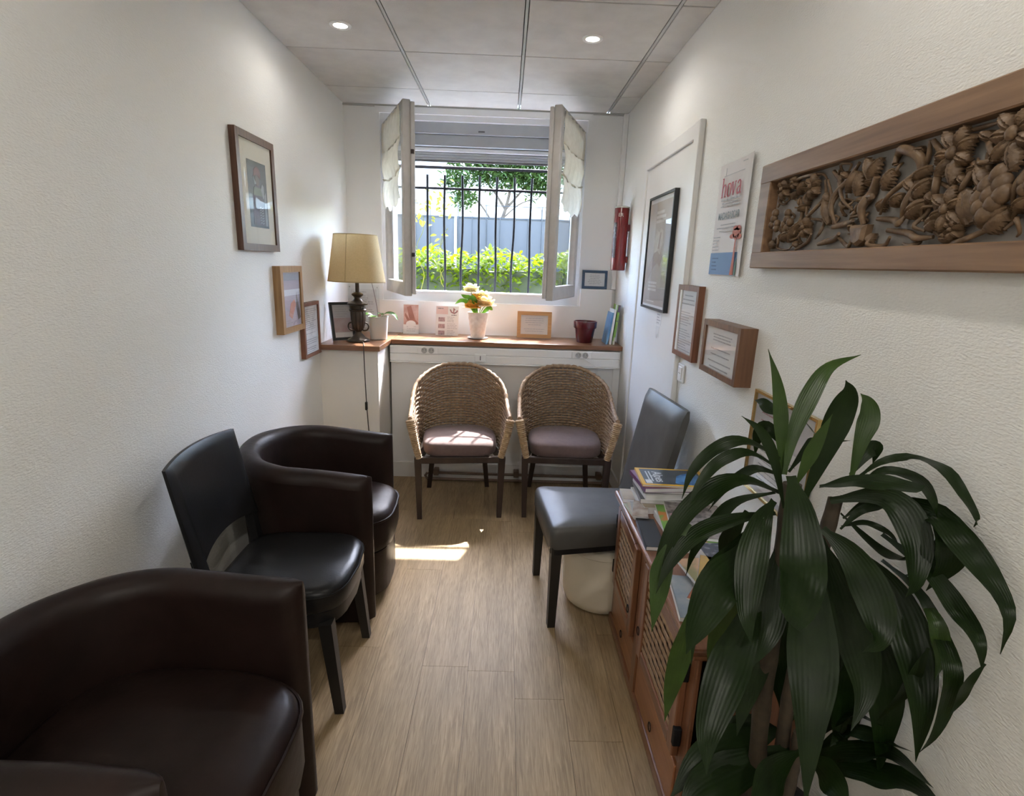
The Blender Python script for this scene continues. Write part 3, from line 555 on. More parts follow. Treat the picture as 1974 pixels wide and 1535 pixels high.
# ================================================================== PICTURES AND WALL THINGS
# a picture's local frame: x to the viewer's right, z up, front towards -y, back at y = 0
RZL, RZR = PI/2, -PI/2
def picture(name, label, cat, loc, rz, w, h, fw, d, fm, back=None, mount=None, pane=True, tilt=0):
    t = thing(name, label, cat, loc, rz); t.rotation_euler = (tilt, 0, rz)
    a, b = w/2, h/2; m = MB()
    for poly in ([(-a, -b), (-a+fw, -b+fw), (-a+fw, b-fw), (-a, b)], [(a, -b), (a, b), (a-fw, b-fw), (a-fw, -b+fw)], [(-a, b), (-a+fw, b-fw), (a-fw, b-fw), (a, b)], [(-a, -b), (a, -b), (a-fw, -b+fw), (-a+fw, -b+fw)]):
        MB().prism(poly, -d, 0).build('frame_rail', fm, t)
    MB().box(-a+fw*.6, a-fw*.6, -d+.0075, -.001, -b+fw*.6, b-fw*.6).build('backing_board', back or M['paper'], t)
    if pane: MB().box(-a+fw*.8, a-fw*.8, -d+.0035, -d+.0045, -b+fw*.8, b-fw*.8).build('glass_pane', M['pglass'], t)
    return t, -d+.0075
def lines(t, y, x0, x1, z0, z1, n, th=.003, mat=None, seed=1, center=False, skip=0, name='printed_text'):
    r = random.Random(seed); m = MB()
    for i in range(n):
        z = z1+(z0-z1)*i/max(1, n-1)
        if r.random() < skip: continue
        l = (x1-x0)*r.uniform(.6, 1); a = (x0+x1-l)/2 if center else x0
        while l > .004:
            wd = min(l, r.uniform(.008, .03)); m.box(a, a+wd, y-.0005, y, z-th/2, z+th/2); a += wd+.003; l -= wd+.003
    return m.build(name, mat or M['ink'], t)
def patch(t, name, mat, poly, y, th=.0004): return MB().prism(poly, y-th, y).build(name, mat, t)
def rect(x0, x1, z0, z1): return [(x0, z0), (x1, z0), (x1, z1), (x0, z1)]
def disc(x, z, rx, rz_=None, n=14, a0=0): return [(x+rx*math.cos(2*PI*k/n+a0), z+(rz_ or rx)*math.sin(2*PI*k/n+a0)) for k in range(n)]
C_ = darkp

# --- left wall
t, y = picture('portrait_picture', 'large dark wooden frame with a full-length portrait, highest on the left wall', 'picture', (XL, -1.447, 1.746), RZL, .372, .482, .030, .026, M['walnut'], M['paperc'])
patch(t, 'print', C_('print_dark', (.022, .022, .026), c2=(.05, .05, .056), scale=12, rough=.5), rect(-.088, .095, -.140, .135), y-.0004)
patch(t, 'figure_dress', C_('print_plum', (.085, .045, .065), c2=(.05, .03, .045), scale=25, rough=.5), [(-.055, -.130), (-.052, -.02), (-.038, .025), (-.015, .040), (.020, .040), (.040, .02), (.055, -.04), (.055, -.130)], y-.0012)
patch(t, 'figure_head', C_('print_skin', (.13, .075, .06), c2=(.08, .05, .04), scale=30, rough=.5), disc(.0, .062, .022, .028), y-.0016)
patch(t, 'figure_scarf', C_('print_redscarf', (.19, .06, .055), c2=(.12, .045, .05), scale=40, rough=.5), [(-.036, .070), (-.030, .100), (-.005, .116), (.022, .110), (.034, .088), (.030, .066), (.012, .078), (-.014, .080)], y-.002)
patch(t, 'figure_sleeve', C_('print_pale', (.36, .37, .36), c2=(.26, .27, .27), scale=30, rough=.5), [(.028, .02), (.045, .05), (.062, .038), (.060, .0), (.05, -.02)], y-.002)
patch(t, 'figure_lace', C_('print_pale', (0, 0, 0)), [(-.03, .04), (-.04, .075), (-.028, .06), (-.012, .046), (-.018, .04)], y-.002)
patch(t, 'figure_belt', C_('print_olive', (.16, .19, .11), c2=(.10, .12, .08), scale=40, rough=.5), [(-.045, -.005), (-.035, .028), (.03, .028), (.045, -.005)], y-.002)
m = MB()
for k in range(7): m.stroke([(.005, -.122+k*.011), (.018, -.117+k*.011), (.03, -.123+k*.011), (.045, -.118+k*.011)], .004, y-.0024, y-.002)
m.build('figure_stripes', C_('print_pale', (0, 0, 0)), t)
patch(t, 'print_edge', C_('print_grey', (.20, .21, .22), c2=(.28, .29, .30), scale=20, rough=.5), [(.058, -.13), (.062, .0), (.083, .02), (.083, -.13)], y-.0012)

t, y = picture('photo_frame', 'honey-coloured wooden frame with a pinkish photo, middle of the left wall group', 'picture', (XL, -1.165, 1.272), RZL, .285, .332, .030, .038, M['oakf'])
patch(t, 'print', C_('print_lilac', (.50, .44, .50), c2=(.40, .36, .44), scale=10, rough=.5), rect(-.11, .11, -.135, .135), y-.0004)
patch(t, 'print_band', C_('print_white', (.72, .74, .78), c2=(.66, .68, .74), rough=.5), rect(-.11, .11, .02, .05), y-.001)
patch(t, 'print_band', C_('print_bluegrey', (.30, .34, .42), c2=(.40, .43, .5), rough=.5), rect(-.11, .11, .095, .13), y-.001)
patch(t, 'print_hand', C_('print_coral', (.55, .24, .16), c2=(.62, .34, .26), scale=30, rough=.5), [(-.05, -.08), (-.02, -.02), (.03, .0), (.05, -.03), (.02, -.06), (-.01, -.10)], y-.001)
patch(t, 'print_shape', C_('print_umber', (.11, .09, .08), c2=(.16, .13, .12), rough=.5), [(.06, .04), (.08, -.02), (.105, -.10), (.07, -.11), (.05, -.04)], y-.001)
lines(t, y-.001, -.10, .0, -.13, -.105, 3, .004, M['inkl'], 4)

t, y = picture('certificate_frame', 'narrow reddish-brown frame with a printed sheet, lowest on the left wall by the shelf', 'picture', (XL, -.873, 1.084), RZL, .255, .308, .020, .026, M['redwood'])
lines(t, y-.0006, -.085, .09, -.02, .115, 13, .003, M['inkl'], 5, False, .1)
lines(t, y-.0006, -.085, .09, -.125, -.055, 7, .004, M['inkl'], 6, False, .1)

# --- right wall
t, y = picture('exhibition_poster', 'tall thin black frame with a beige poster of a hand, hung on the door', 'picture', (XR-.007, -1.136, 1.566), RZR, .452, .572, .012, .022, M['black'], M['paper'])
patch(t, 'print', C_('print_beige', (.47, .40, .34), c2=(.43, .365, .31), scale=4, rough=.55), rect(-.205, .200, -.262, .252), y-.0004)
patch(t, 'print_floor', C_('print_beige2', (.40, .335, .285), c2=(.44, .37, .32), scale=4, rough=.55), rect(-.205, .200, -.262, -.165), y-.0007)
patch(t, 'print_arm', C_('print_tan', (.34, .235, .17), c2=(.42, .31, .24), scale=20, rough=.55), [(-.19, -.17), (-.20, -.11), (-.09, -.02), (-.02, .03), (.05, .02), (.09, -.02), (.06, -.07), (.02, -.05), (-.05, -.07)], y-.0011)
patch(t, 'print_flower', C_('print_ivory', (.66, .60, .50), c2=(.50, .43, .35), scale=30, rough=.55), [(-.06, .0), (-.085, .06), (-.04, .115), (.01, .10), (.03, .12), (.075, .105), (.085, .05), (.05, -.01), (.0, .01)], y-.0015)
patch(t, 'print_shape', C_('print_tan', (0, 0, 0)), [(.0, .02), (.03, .10), (.045, .10), (.03, .02)], y-.0019)
lines(t, y-.001, -.07, .10, .155, .20, 3, .013, C_('print_whitetext', (.72, .69, .64), rough=.6), 3)
lines(t, y-.0012, -.12, .05, -.185, -.15, 3, .012, C_('print_whitetext', (0, 0, 0)), 6)
lines(t, y-.0012, -.13, .02, -.245, -.245, 1, .005, C_('print_whitetext', (0, 0, 0)), 8)

t = thing('price_tag', 'small white paper tag stuck under the black poster frame', 'label', (XR-.0065, -1.225, 1.255), RZR)
MB().box(-.04, .045, -.0012, 0, -.045, .03).build('paper', M['paper'], t); lines(t, -.0012, -.03, .035, -.035, .02, 5, .004, M['inkl'], 2)
t = thing('torn_notice', 'tiny torn white paper strip below the price tag on the door', 'label', (XR-.0065, -1.215, 1.175), RZR)
MB().prism([(-.03, -.03), (.0, -.035), (.005, -.01), (.025, -.03), (.035, .03), (-.025, .03)], -.0012, 0).build('paper', M['paper'], t)

# paper poster with red lettering
t = thing('madagascar_poster', 'unframed white paper poster with red lettering and an orange tree', 'poster', (XR-.002, -1.990, 1.668), RZR)
PWd, PH = .288, .392
n = 12; vs = []
for i in range(n+1):
    x = -PWd/2+PWd*i/n; y_ = -.0015-.006*smooth01((x/PWd-.2)/.3)
    for z in (-PH/2, PH/2): vs += [(x, y_, z), (x, y_-.0008, z)]
fs = []
for i in range(n):
    a = i*4; b = a+4; fs += [(a, b, b+2, a+2), (a+1, a+3, b+3, b+1), (a, a+1, b+1, b), (a+2, b+2, b+3, a+3)]
fs += [(0, 2, 3, 1), (n*4, n*4+1, n*4+3, n*4+2)]
MB().add(vs, fs).build('paper', C_('poster_paper', (.72, .68, .67), c2=(.70, .66, .65), rough=.6), t)
y = -.0095; red = C_('poster_red', (.42, .05, .075), c2=(.38, .045, .07), rough=.6)
h = MB()   # hand-cut serif letters h o v a
def L_(x, pts, ws): h.stroke([(x+a*.001, .078+b*.001) for a, b in pts], [w_*.001 for w_ in ws], y-.0006, y)
x = -.090
L_(x, [(4, 0), (4, 68)], [9, 9]); L_(x, [(-4, 1.5), (12, 1.5)], [3, 3]); L_(x, [(-4, 66), (4, 66)], [4, 4]); L_(x, [(7, 32), (14, 42), (24, 43), (30, 36), (30, 0)], [3, 5, 7, 9, 9]); L_(x, [(23, 1.5), (38, 1.5)], [3, 3])
x = -.046
L_(x, [(20, 44), (10, 42), (4, 32), (3, 22), (5, 10), (12, 2), (20, 0)], [3, 6, 9, 10, 9, 6, 3]); L_(x, [(20, 44), (29, 41), (35, 32), (36, 22), (34, 11), (28, 2), (20, 0)], [3, 6, 9, 10, 9, 6, 3])
x = -.004
L_(x, [(4, 43), (18, 0)], [9, 8]); L_(x, [(18, 0), (32, 43)], [4, 4]); L_(x, [(-2, 44), (12, 44)], [3, 3]); L_(x, [(26, 44), (38, 44)], [3, 3])
x = .040
L_(x, [(5, 35), (10, 42), (20, 44), (27, 38), (28, 26), (28, 6), (32, 1), (38, 4)], [7, 6, 5, 8, 9, 9, 6, 3]); L_(x, [(28, 26), (14, 22), (5, 14), (6, 5), (14, 1), (22, 4), (28, 10)], [3, 5, 8, 9, 7, 5, 3])
h.build('lettering', red, t)
text('MADAGASCAR', .034, C_('poster_grey', (.24, .28, .29), rough=.6), t, (-.004, y, .012), xs=.82, bold=.0004)
m = MB(); m.box(-.085, .09, y-.0006, y, .150, .152).box(.07, .105, y-.0006, y, .178, .1805).box(-.07, -.068, y-.0006, y, .15, .178)
m.build('rule', M['inkl'], t)
lines(t, y, -.10, .10, .046, .068, 3, .004, M['inkl'], 21, True); lines(t, y, -.10, .10, -.04, -.018, 3, .0035, M['inkl'], 22, True); lines(t, y, -.12, -.05, -.105, -.060, 5, .003, M['inkl'], 23)
lines(t, y, -.095, .075, .080-.006, .080-.006, 1, .006, C_('poster_fade', (.62, .58, .58), rough=.6), 24, True)
patch(t, 'sea', C_('poster_blue', (.12, .22, .42), c2=(.14, .25, .45), scale=5, rough=.6), rect(-PWd/2+.003, PWd/2-.03, -PH/2+.003, -.115), y+.0045, .0008)
tree = C_('poster_orange', (.50, .15, .10), c2=(.44, .12, .08), scale=20, rough=.6)
patch(t, 'baobab_trunk', tree, [(.068, -.192), (.098, -.192), (.092, -.13), (.090, -.07), (.080, -.07), (.078, -.13)], y-.0003)
m = MB()
for px_, pz, rx, rz2 in ((.055, -.062, .022, .008), (.085, -.048, .034, .013), (.11, -.064, .02, .009), (.075, -.035, .02, .008), (.10, -.036, .018, .009)): m.prism(disc(px_, pz, rx, rz2), y-.0009, y-.0002)
m.stroke([(.085, -.075), (.06, -.058)], .006, y-.0009, y-.0002).stroke([(.086, -.075), (.108, -.058)], .006, y-.0009, y-.0002)
m.build('baobab_crown', tree, t)
patch(t, 'hill', C_('poster_green', (.07, .14, .10), rough=.6), [(.098, -.192), (.114, -.192), (.112, -.15), (.106, -.135), (.100, -.15)], y+.0002)
lines(t, y+.0036, -.12, -.06, -.175, -.135, 4, .004, C_('poster_navy', (.07, .13, .26), rough=.6), 25)

t, y = picture('notice_frame', 'upright reddish wooden frame with a printed notice, beside the door frame', 'picture', (XR, -1.687, 1.272), RZR, .262, .306, .022, .026, M['redwood'])
lines(t, y-.0006, -.08, .08, .075, .11, 3, .005, M['inkl'], 31, True); lines(t, y-.0006, -.09, .09, -.12, .05, 17, .003, M['inkl'], 32, False, .12)

t, y = picture('box_frame', 'deep dark brown box frame with a printed note, right of the notice frame', 'picture', (XR, -2.155, 1.222), RZR, .320, .188, .020, .055, M['walnut2'])
lines(t, y-.0006, -.09, .10, .03, .05, 3, .004, M['inkl'], 33, True); lines(t, y-.0006, -.10, .10, -.02, .0, 2, .004, M['inkl'], 34, True); lines(t, y-.0006, -.11, .11, -.065, -.045, 2, .004, M['inkl'], 35, True)

t, y = picture('brass_frame', 'thin brass frame with a pale sheet, half hidden behind the plant', 'picture', (XR-.004, -2.555, .985), RZR, .345, .312, .008, .012, M['gold'], C_('print_greypaper', (.52, .51, .54), c2=(.60, .59, .61), scale=4, rough=.6))
patch(t, 'print_white', M['paper'], rect(-.13, .13, -.13, .03), y-.0006)
lines(t, y-.001, -.10, .10, -.10, .0, 8, .003, M['inkl'], 36); lines(t, y-.001, -.12, -.02, .05, .12, 4, .004, C_('print_roselines', (.40, .24, .26), rough=.6), 37)

# fire extinguisher: red cylinder seen end-on edge, steel neck
t = thing('fire_extinguisher', 'red cylinder with a steel rim hung beside the window corner', 'extinguisher', (XR-.058, -.325, 1.468), 0)
MB().lathe([(.040, 0), (.047, .004), (.047, .385), (.043, .392), (.040, .392)], 28).build('body', M['red'], t, 40)
MB().lathe([(.0475, .390), (.0475, .398), (.036, .402), (.001, .402)], 28, cap=False).build('rim', M['silver'], t, 40)
MB().rbox(.030, .0575, -.02, .02, .25, .29, .003, 1).build('wall_bracket', M['red'], t)
MB().rbox(.030, .0575, -.02, .02, .05, .09, .003, 1).build('wall_bracket', M['red'], t)
m = MB()
for k in range(10):
    a0, a1 = R(195+k*3.4), R(195+(k+1)*3.4)
    m.add([(.0477*math.cos(a), .0477*math.sin(a), z) for a in (a0, a1) for z in (.08, .30)], [(0, 1, 3, 2)])
m.build('label_sheet', C_('ext_label', (.045, .02, .025), c2=(.30, .30, .30), scale=60, rough=.5, ramp=(.55, .75)), t)
text('ER', .030, C_('ext_white', (.75, .70, .68), rough=.5), t, (-.014, -.0462, .345), rot=(PI/2, 0, R(-16)))

# --- carved wooden panel
t = thing('carved_panel', 'long carved wooden panel of vines, leaves and grapes in a plain frame', 'wall art', (0, 0, 0))
y0, y1, z0, z1 = -2.262, -3.42, 1.500, 1.797
MB().rbox(XR-.034, XR, y1, y0, z0, z0+.047, .003, 1).build('bottom_rail', M['frame_teak'], t)
MB().rbox(XR-.034, XR, y1, y0, z1-.054, z1, .003, 1).build('top_rail', M['frame_teak'], t)
MB().rbox(XR-.0335, XR, y0-.066, y0-.0005, z0+.044, z1-.050, .003, 1).build('end_rail', M['frame_teak'], t)
MB().rbox(XR-.0335, XR, y1+.0005, y1+.066, z0+.044, z1-.050, .003, 1).build('end_rail', M['frame_teak'], t)
MB().box(XR-.006, XR-.001, y1+.02, y0-.02, z0+.02, z1-.02).build('backing_board', M['backing'], t)
FX = XR-.034
def S3(p, d=.012): return Vector((FX+d, -p[0], p[1]))
def stem_tube(pts, wd, d0=.014):
    P = [S3(p, d0+.008*math.sin(i*2.1)) for i, p in enumerate(pts)]; C = crom(P, 6*len(P))
    L = len(C); rs = [wd/2*.72*(.55+.55*math.sin(PI*min(1, i/L+.08))) for i in range(L)]
    MB().tube(C, rs, 10, True, .9).build('vine_stem', M['carved'], t, 60)
def carved_leaf(a, b, wd, d0=.008):
    A, B = S3(a, d0+.006), S3(b, d0); L = 14; ax = (B-A); sd = Vector((-1, 0, 0)).cross(ax).normalized(); vs = []; N = 9
    for i in range(L+1):
        u = i/L; pw = wd/2*(math.sin(PI*min(1, .12+u*.88))**.7)*(1+.34*(i % 2))*.9
        for k in range(N):
            v = k/(N-1)*2-1; bulge = .012*(1-v*v)*math.sin(PI*min(1, .1+.9*u))-.004*(abs(v) < .15)+.0032*math.cos(i*PI)*abs(v)
            vs.append(A+ax*u+sd*pw*v+Vector((-bulge, 0, 0)))
    nn = len(vs); vs += [v+Vector((.010, 0, 0)) for v in vs]
    fs = [(i*N+k, i*N+k+1, (i+1)*N+k+1, (i+1)*N+k) for i in range(L) for k in range(N-1)]
    fs += [tuple(j+nn for j in f_)[::-1] for f_ in fs]
    rim = [k for k in range(N)]+[(i+1)*N-1 for i in range(1, L+1)]+[L*N+k for k in range(N-2, -1, -1)]+[i*N for i in range(L-1, 0, -1)]
    for q in range(len(rim)):
        a_, b_ = rim[q], rim[(q+1) % len(rim)]; fs.append((a_, a_+nn, b_+nn, b_))
    MB().add(vs, fs).build('carved_leaf', M['carved'], t, 60)
def carved_flower(c, r, n):
    n += 1
    for k in range(n):
        a = 2*PI*k/n+.4; rr = r*(.8+.3*((k*7) % 3)/2)
        carved_leaf((c[0]+r*.12*math.cos(a), c[1]+r*.12*math.sin(a)), (c[0]+rr*math.cos(a), max(1.55, min(1.74, c[1]+rr*math.sin(a)))), r*.46, .004)
    MB().ball(S3(c, .002), .008, r*.22, r*.22).build('flower_centre', M['carved'], t, 60)
for pts, wd in RSTEM: stem_tube(pts, wd)
for a, b, wd in RLEAF: carved_leaf(a, b, wd)
for c, r, n in RFLOW: carved_flower(c, r, n)
for i, p in enumerate(RGRAPE): MB().ball(S3(p, .004), .013, .014, .017, 12, 8, Matrix.Rotation(R(30), 3, 'X')).build('grape', M['carved'], t, 60)
for p in RGRAPE2: MB().ball(S3(p, .006), .010, .010, .011, 10, 7).build('grape', M['carved'], t, 60)
m = MB(); pp = RPOT; cx_ = sum(p[0] for p in pp)/5; cz_ = sum(p[1] for p in pp)/5
n = len(pp); vs = [S3(p, .020) for p in pp]+[S3(p, .006) for p in pp]+[S3((cx_+(p[0]-cx_)*.7, cz_+(p[1]-cz_)*.7), -.001) for p in pp]
fs = [tuple(range(n)), tuple(range(2*n, 3*n))]+[(r_*n+i, r_*n+(i+1) % n, (r_+1)*n+(i+1) % n, (r_+1)*n+i) for r_ in (0, 1) for i in range(n)]
m.add(vs, fs).build('carved_urn', M['carved'], t, 30)
# small filler: tendrils and leaflets between the main motifs
rf = random.Random(21)
for k in range(46):
    s0, zc = rf.uniform(2.345, 3.12), rf.uniform(1.565, 1.725); a = rf.uniform(0, 6.28); l = rf.uniform(.022, .042)
    if k % 2:
        z2 = min(1.735, max(1.556, zc+l*math.sin(a))); carved_leaf((s0, zc), (s0+l*math.cos(a), z2), l*.55, .012)
    else:
        stem_tube([(s0+l*.6*(1-q/7)*math.cos(a+q), max(1.552, min(1.738, zc+l*.6*(1-q/7)*math.sin(a+q)))) for q in range(6)], .0085, .016)
# beyond the photograph's edge the scroll goes on
stem_tube([(3.17, 1.58), (3.23, 1.64), (3.20, 1.70), (3.26, 1.73), (3.33, 1.68)], .014); stem_tube([(3.20, 1.57), (3.28, 1.60), (3.34, 1.57)], .012); carved_flower((3.27, 1.66), .045, 6)
# ================================================================== FURNITURE (every chair faces its local -y)
def arm_path(n, hw, yf, yb, ry):
    """plan of a tub: straight arm, half ellipse round the back, straight arm; returns points and the outward normals"""
    pts = []; Ls = 0-yf; La = PI*.5*(hw+ry)
    tot = 2*Ls+La
    for i in range(n+1):
        s = tot*i/n
        if s < Ls: pts.append(Vector((-hw, yf+s, 0)))
        elif s > Ls+La: pts.append(Vector((hw, 0-(s-Ls-La), 0)))
        else:
            a = PI-(s-Ls)/La*PI; pts.append(Vector((hw*math.cos(a), ry*math.sin(a), 0)))
    nr = []
    for i in range(n+1):
        d = pts[min(i+1, n)]-pts[max(i-1, 0)]; nr.append(Vector((-d.y, d.x, 0)).normalized())
    return pts, nr
def tub_chair(label, drop, lift=0):
    t = thing('tub_armchair', label, 'armchair', (0, 0, 0), 0, 'brown leather tub armchairs')
    n = 64; pts, nr = arm_path(n, .272, -.285, .3, .255); th = .043; vs = []
    prof_n = 18
    for i in range(n+1):
        u = abs(i/n*2-1); zt = .712-drop*u**1.5       # the arms drop towards the front
        e = min(i, n-i)/3.0; k = 1.0 if e >= 1 else math.sqrt(max(.05, 1-(1-e)**2))
        lean = .020*(1-smooth01((u-.3)/.5))
        ring = []
        ring.append((th, .02)); ring.append((th*1.04, .30)); ring.append((th*1.06, zt-.05))
        for q in range(9):
            a = PI*q/8; ring.append((th*1.06*math.cos(a), zt-.05+.05*math.sin(a)))
        ring.append((-th*1.06, .50)); ring.append((-th, .30)); ring.append((-th, .02))
        for a, z in ring:
            wob = .0035*noise.noise((i*.35, z*9, a*20))
            p = pts[i]+nr[i]*(a*k+wob+lean*max(0, z-.3)/.45)
            vs.append((p.x, p.y, z))
    m = len(ring); fs = [(i*m+k, i*m+(k+1) % m, (i+1)*m+(k+1) % m, (i+1)*m+k) for i in range(n) for k in range(m)]
    fs += [tuple(range(m)), tuple(n*m+k for k in range(m))[::-1]]
    MB().add(vs, fs).build('back_and_arms', M['leather_b'], t, 50)
    # seat: full inside the tub, round nosed in front
    out = []
    for k in range(40):
        a = 2*PI*k/40; x = .232*math.copysign(abs(math.cos(a))**.55, math.cos(a)); y = -.055+(.285*math.copysign(abs(math.sin(a))**.8, math.sin(a)))
        out.append((x, y))
    MB().pillow(out, [(.92, .255), (.98, .27), (1.0, .30)]+[(k_, z_+lift) for k_, z_ in ((1.0, .375), (.985, .405), (.95, .424), (.88, .436), (.6, .446), (.25, .45), (.02, .45))]).build('seat_cushion', M['leather_b'], t, 60)
    MB().tube([(x, y, .402+lift) for x, y in out], .005, 6, closed=True).build('seat_piping', M['leather_b'], t, 60)
    MB().pillow([(x*.97, -.055+(y+.055)*.93) for x, y in out], [(.96, .045), (1, .055), (1, .255)]).build('base_panel', M['leather_b'], t, 50)
    for x in (-.18, .18):
        for y in (-.24, .22): MB().lathe([(.018, 0), (.022, .05)], 12, (x, y, 0)).build('foot', M['blackwood'], t, 40)
    return t
a1 = tub_chair('dark brown leather tub armchair nearest the camera', .018, .04); a1.location = (-.836, -3.04, 0); a1.rotation_euler.z = R(88)
a2 = tub_chair('dark brown leather tub armchair beside the boxed corner, behind the black chair', .062); a2.location = (-.860, -1.728, 0); a2.rotation_euler.z = R(93)

def leg(t, a, b, wa, wb, mat): return MB().beam(a, b, wa, wb).build('leg', mat, t)
# --- black leather side chair on the left
t = thing('dining_chair', 'black leather chair with an open-bottomed curved back, between the two armchairs', 'chair', (-.775, -2.282, 0), R(91))
out = []
for k in range(40):
    a = 2*PI*k/40; y = .205*math.copysign(abs(math.sin(a))**.5, math.sin(a)); wx = .212-.012*(y+.2)
    x = wx*math.copysign(abs(math.cos(a))**.38, math.cos(a)); out.append((x, y-(.030*(1-(x/.212)**2) if y < -.1 else 0)))
MB().pillow(out, [(.97, .375), (1, .385), (1, .425), (.99, .442), (.95, .454), (.85, .462), (.5, .468), (.02, .468)]).build('seat', M['leather_k'], t, 60)
MB().tube([(x*1.002, y*1.002, .436) for x, y in out], .003, 6, closed=True).build('seat_piping', M['leather_k'], t, 60)
MB().pillow([(x*.96, y*.95) for x, y in out], [(1, .325), (1, .378)]).build('apron', M['leather_k'], t, 50)
for s in (-1, 1):
    leg(t, (s*.182, -.172, .34), (s*.190, -.205, 0), .042, .030, M['blackwood'])
    leg(t, (s*.175, .175, .40), (s*.180, .235, 0), .040, .030, M['blackwood'])
    MB().beam((s*.175, .185, .38), (s*.185, .215, .56), .038, .034, .03, .028).build('back_post', M['leather_k'], t)
n, mz = 20, 16; vs = []
for side in (0, 1):
    for j in range(mz+1):
        v = j/mz
        for i in range(n+1):
            u = i/n*2-1; z0 = .535+.035*(1-u*u); z1 = .872-.010*u*u; z = z0+(z1-z0)*v
            y = .205+.062*v+.030*(1-u*u); thk = .040*(1-.25*v)
            bev = min(1, min(1-abs(u), .12)/.12*.0+1)
            edge = math.sqrt(max(0, 1-max(0, (abs(u)-.9)/.1)**2))*math.sqrt(max(0, 1-max(0, (v-.90)/.10)**2))
            yy = y+(thk/2*(.35+.65*edge) if side else -thk/2*(.35+.65*edge))
            vs.append((u*.212, yy, z))
N = (n+1)*(mz+1); fs = []
for side in (0, 1):
    o = side*N; fs += [(o+j*(n+1)+i, o+j*(n+1)+i+1, o+(j+1)*(n+1)+i+1, o+(j+1)*(n+1)+i) for j in range(mz) for i in range(n)]
rim = list(range(n+1))+[(j+1)*(n+1)-1 for j in range(1, mz+1)]+[mz*(n+1)+i for i in range(n-1, -1, -1)]+[j*(n+1) for j in range(mz-1, 0, -1)]
for q in range(len(rim)): a_, b_ = rim[q], rim[(q+1) % len(rim)]; fs.append((a_, b_, b_+N, a_+N))
MB().add(vs, fs).build('backrest', M['leather_k'], t, 50)

# --- charcoal side chair on the right, solid back
t = thing('dining_chair', 'charcoal leather chair with a solid upright back, over the cream pouf', 'chair', (.370, -1.778, 0), R(-84))
def seat_outline(d):
    o = [(-.225, -.235), (.225, -.235), (.188, .205), (-.188, .205)]; r = []
    for (x, y), (sx, sy) in zip(o, ((-1, -1), (1, -1), (1, 1), (-1, 1))):
        for k in range(5):
            a0 = {(-1, -1): PI, (1, -1): 1.5*PI, (1, 1): 0, (-1, 1): .5*PI}[(sx, sy)]; a = a0+k/4*PI/2
            r.append((x-sx*d+d*math.cos(a), y-sy*d+d*math.sin(a)))
    return r
so_ = seat_outline(.03)
MB().pillow(so_, [(.985, .368), (1, .376), (1, .425), (.99, .442), (.965, .455), (.92, .462), (.5, .466), (.02, .466)]).build('seat', M['leather_g'], t, 60)
MB().pillow([(x*.985, y*.985) for x, y in so_], [(1, .345), (1, .372)]).build('apron', M['leather_k'], t, 50)
for s in (-1, 1):
    leg(t, (s*.195, -.205, .375), (s*.197, -.21, 0), .044, .032, M['blackwood'])
    leg(t, (s*.165, .180, .375), (s*.170, .225, 0), .042, .032, M['blackwood'])
n, mz = 12, 16; vs = []
for side in (0, 1):
    for j in range(mz+1):
        v = j/mz
        for i in range(n+1):
            u = i/n*2-1; z = .400+(.948-.400)*v
            yc = .185+.105*v; thk = .070-.010*v
            eu = max(0, (abs(u)-.86)/.14); ev = max(0, (v-.90)/.10)
            k = math.sqrt(max(0, 1-eu*eu*.75))*math.sqrt(max(0, 1-ev*ev*.9))
            vs.append((u*(.192+.018*v), yc+(thk/2*k if side else -thk/2*k), z))
N = (n+1)*(mz+1); fs = []
for side in (0, 1):
    o = side*N; fs += [(o+j*(n+1)+i, o+j*(n+1)+i+1, o+(j+1)*(n+1)+i+1, o+(j+1)*(n+1)+i) for j in range(mz) for i in range(n)]
rim = list(range(n+1))+[(j+1)*(n+1)-1 for j in range(1, mz+1)]+[mz*(n+1)+i for i in range(n-1, -1, -1)]+[j*(n+1) for j in range(mz-1, 0, -1)]
for q in range(len(rim)): a_, b_ = rim[q], rim[(q+1) % len(rim)]; fs.append((a_, b_, b_+N, a_+N))
MB().add(vs, fs).build('backrest', M['leather_g'], t, 50)

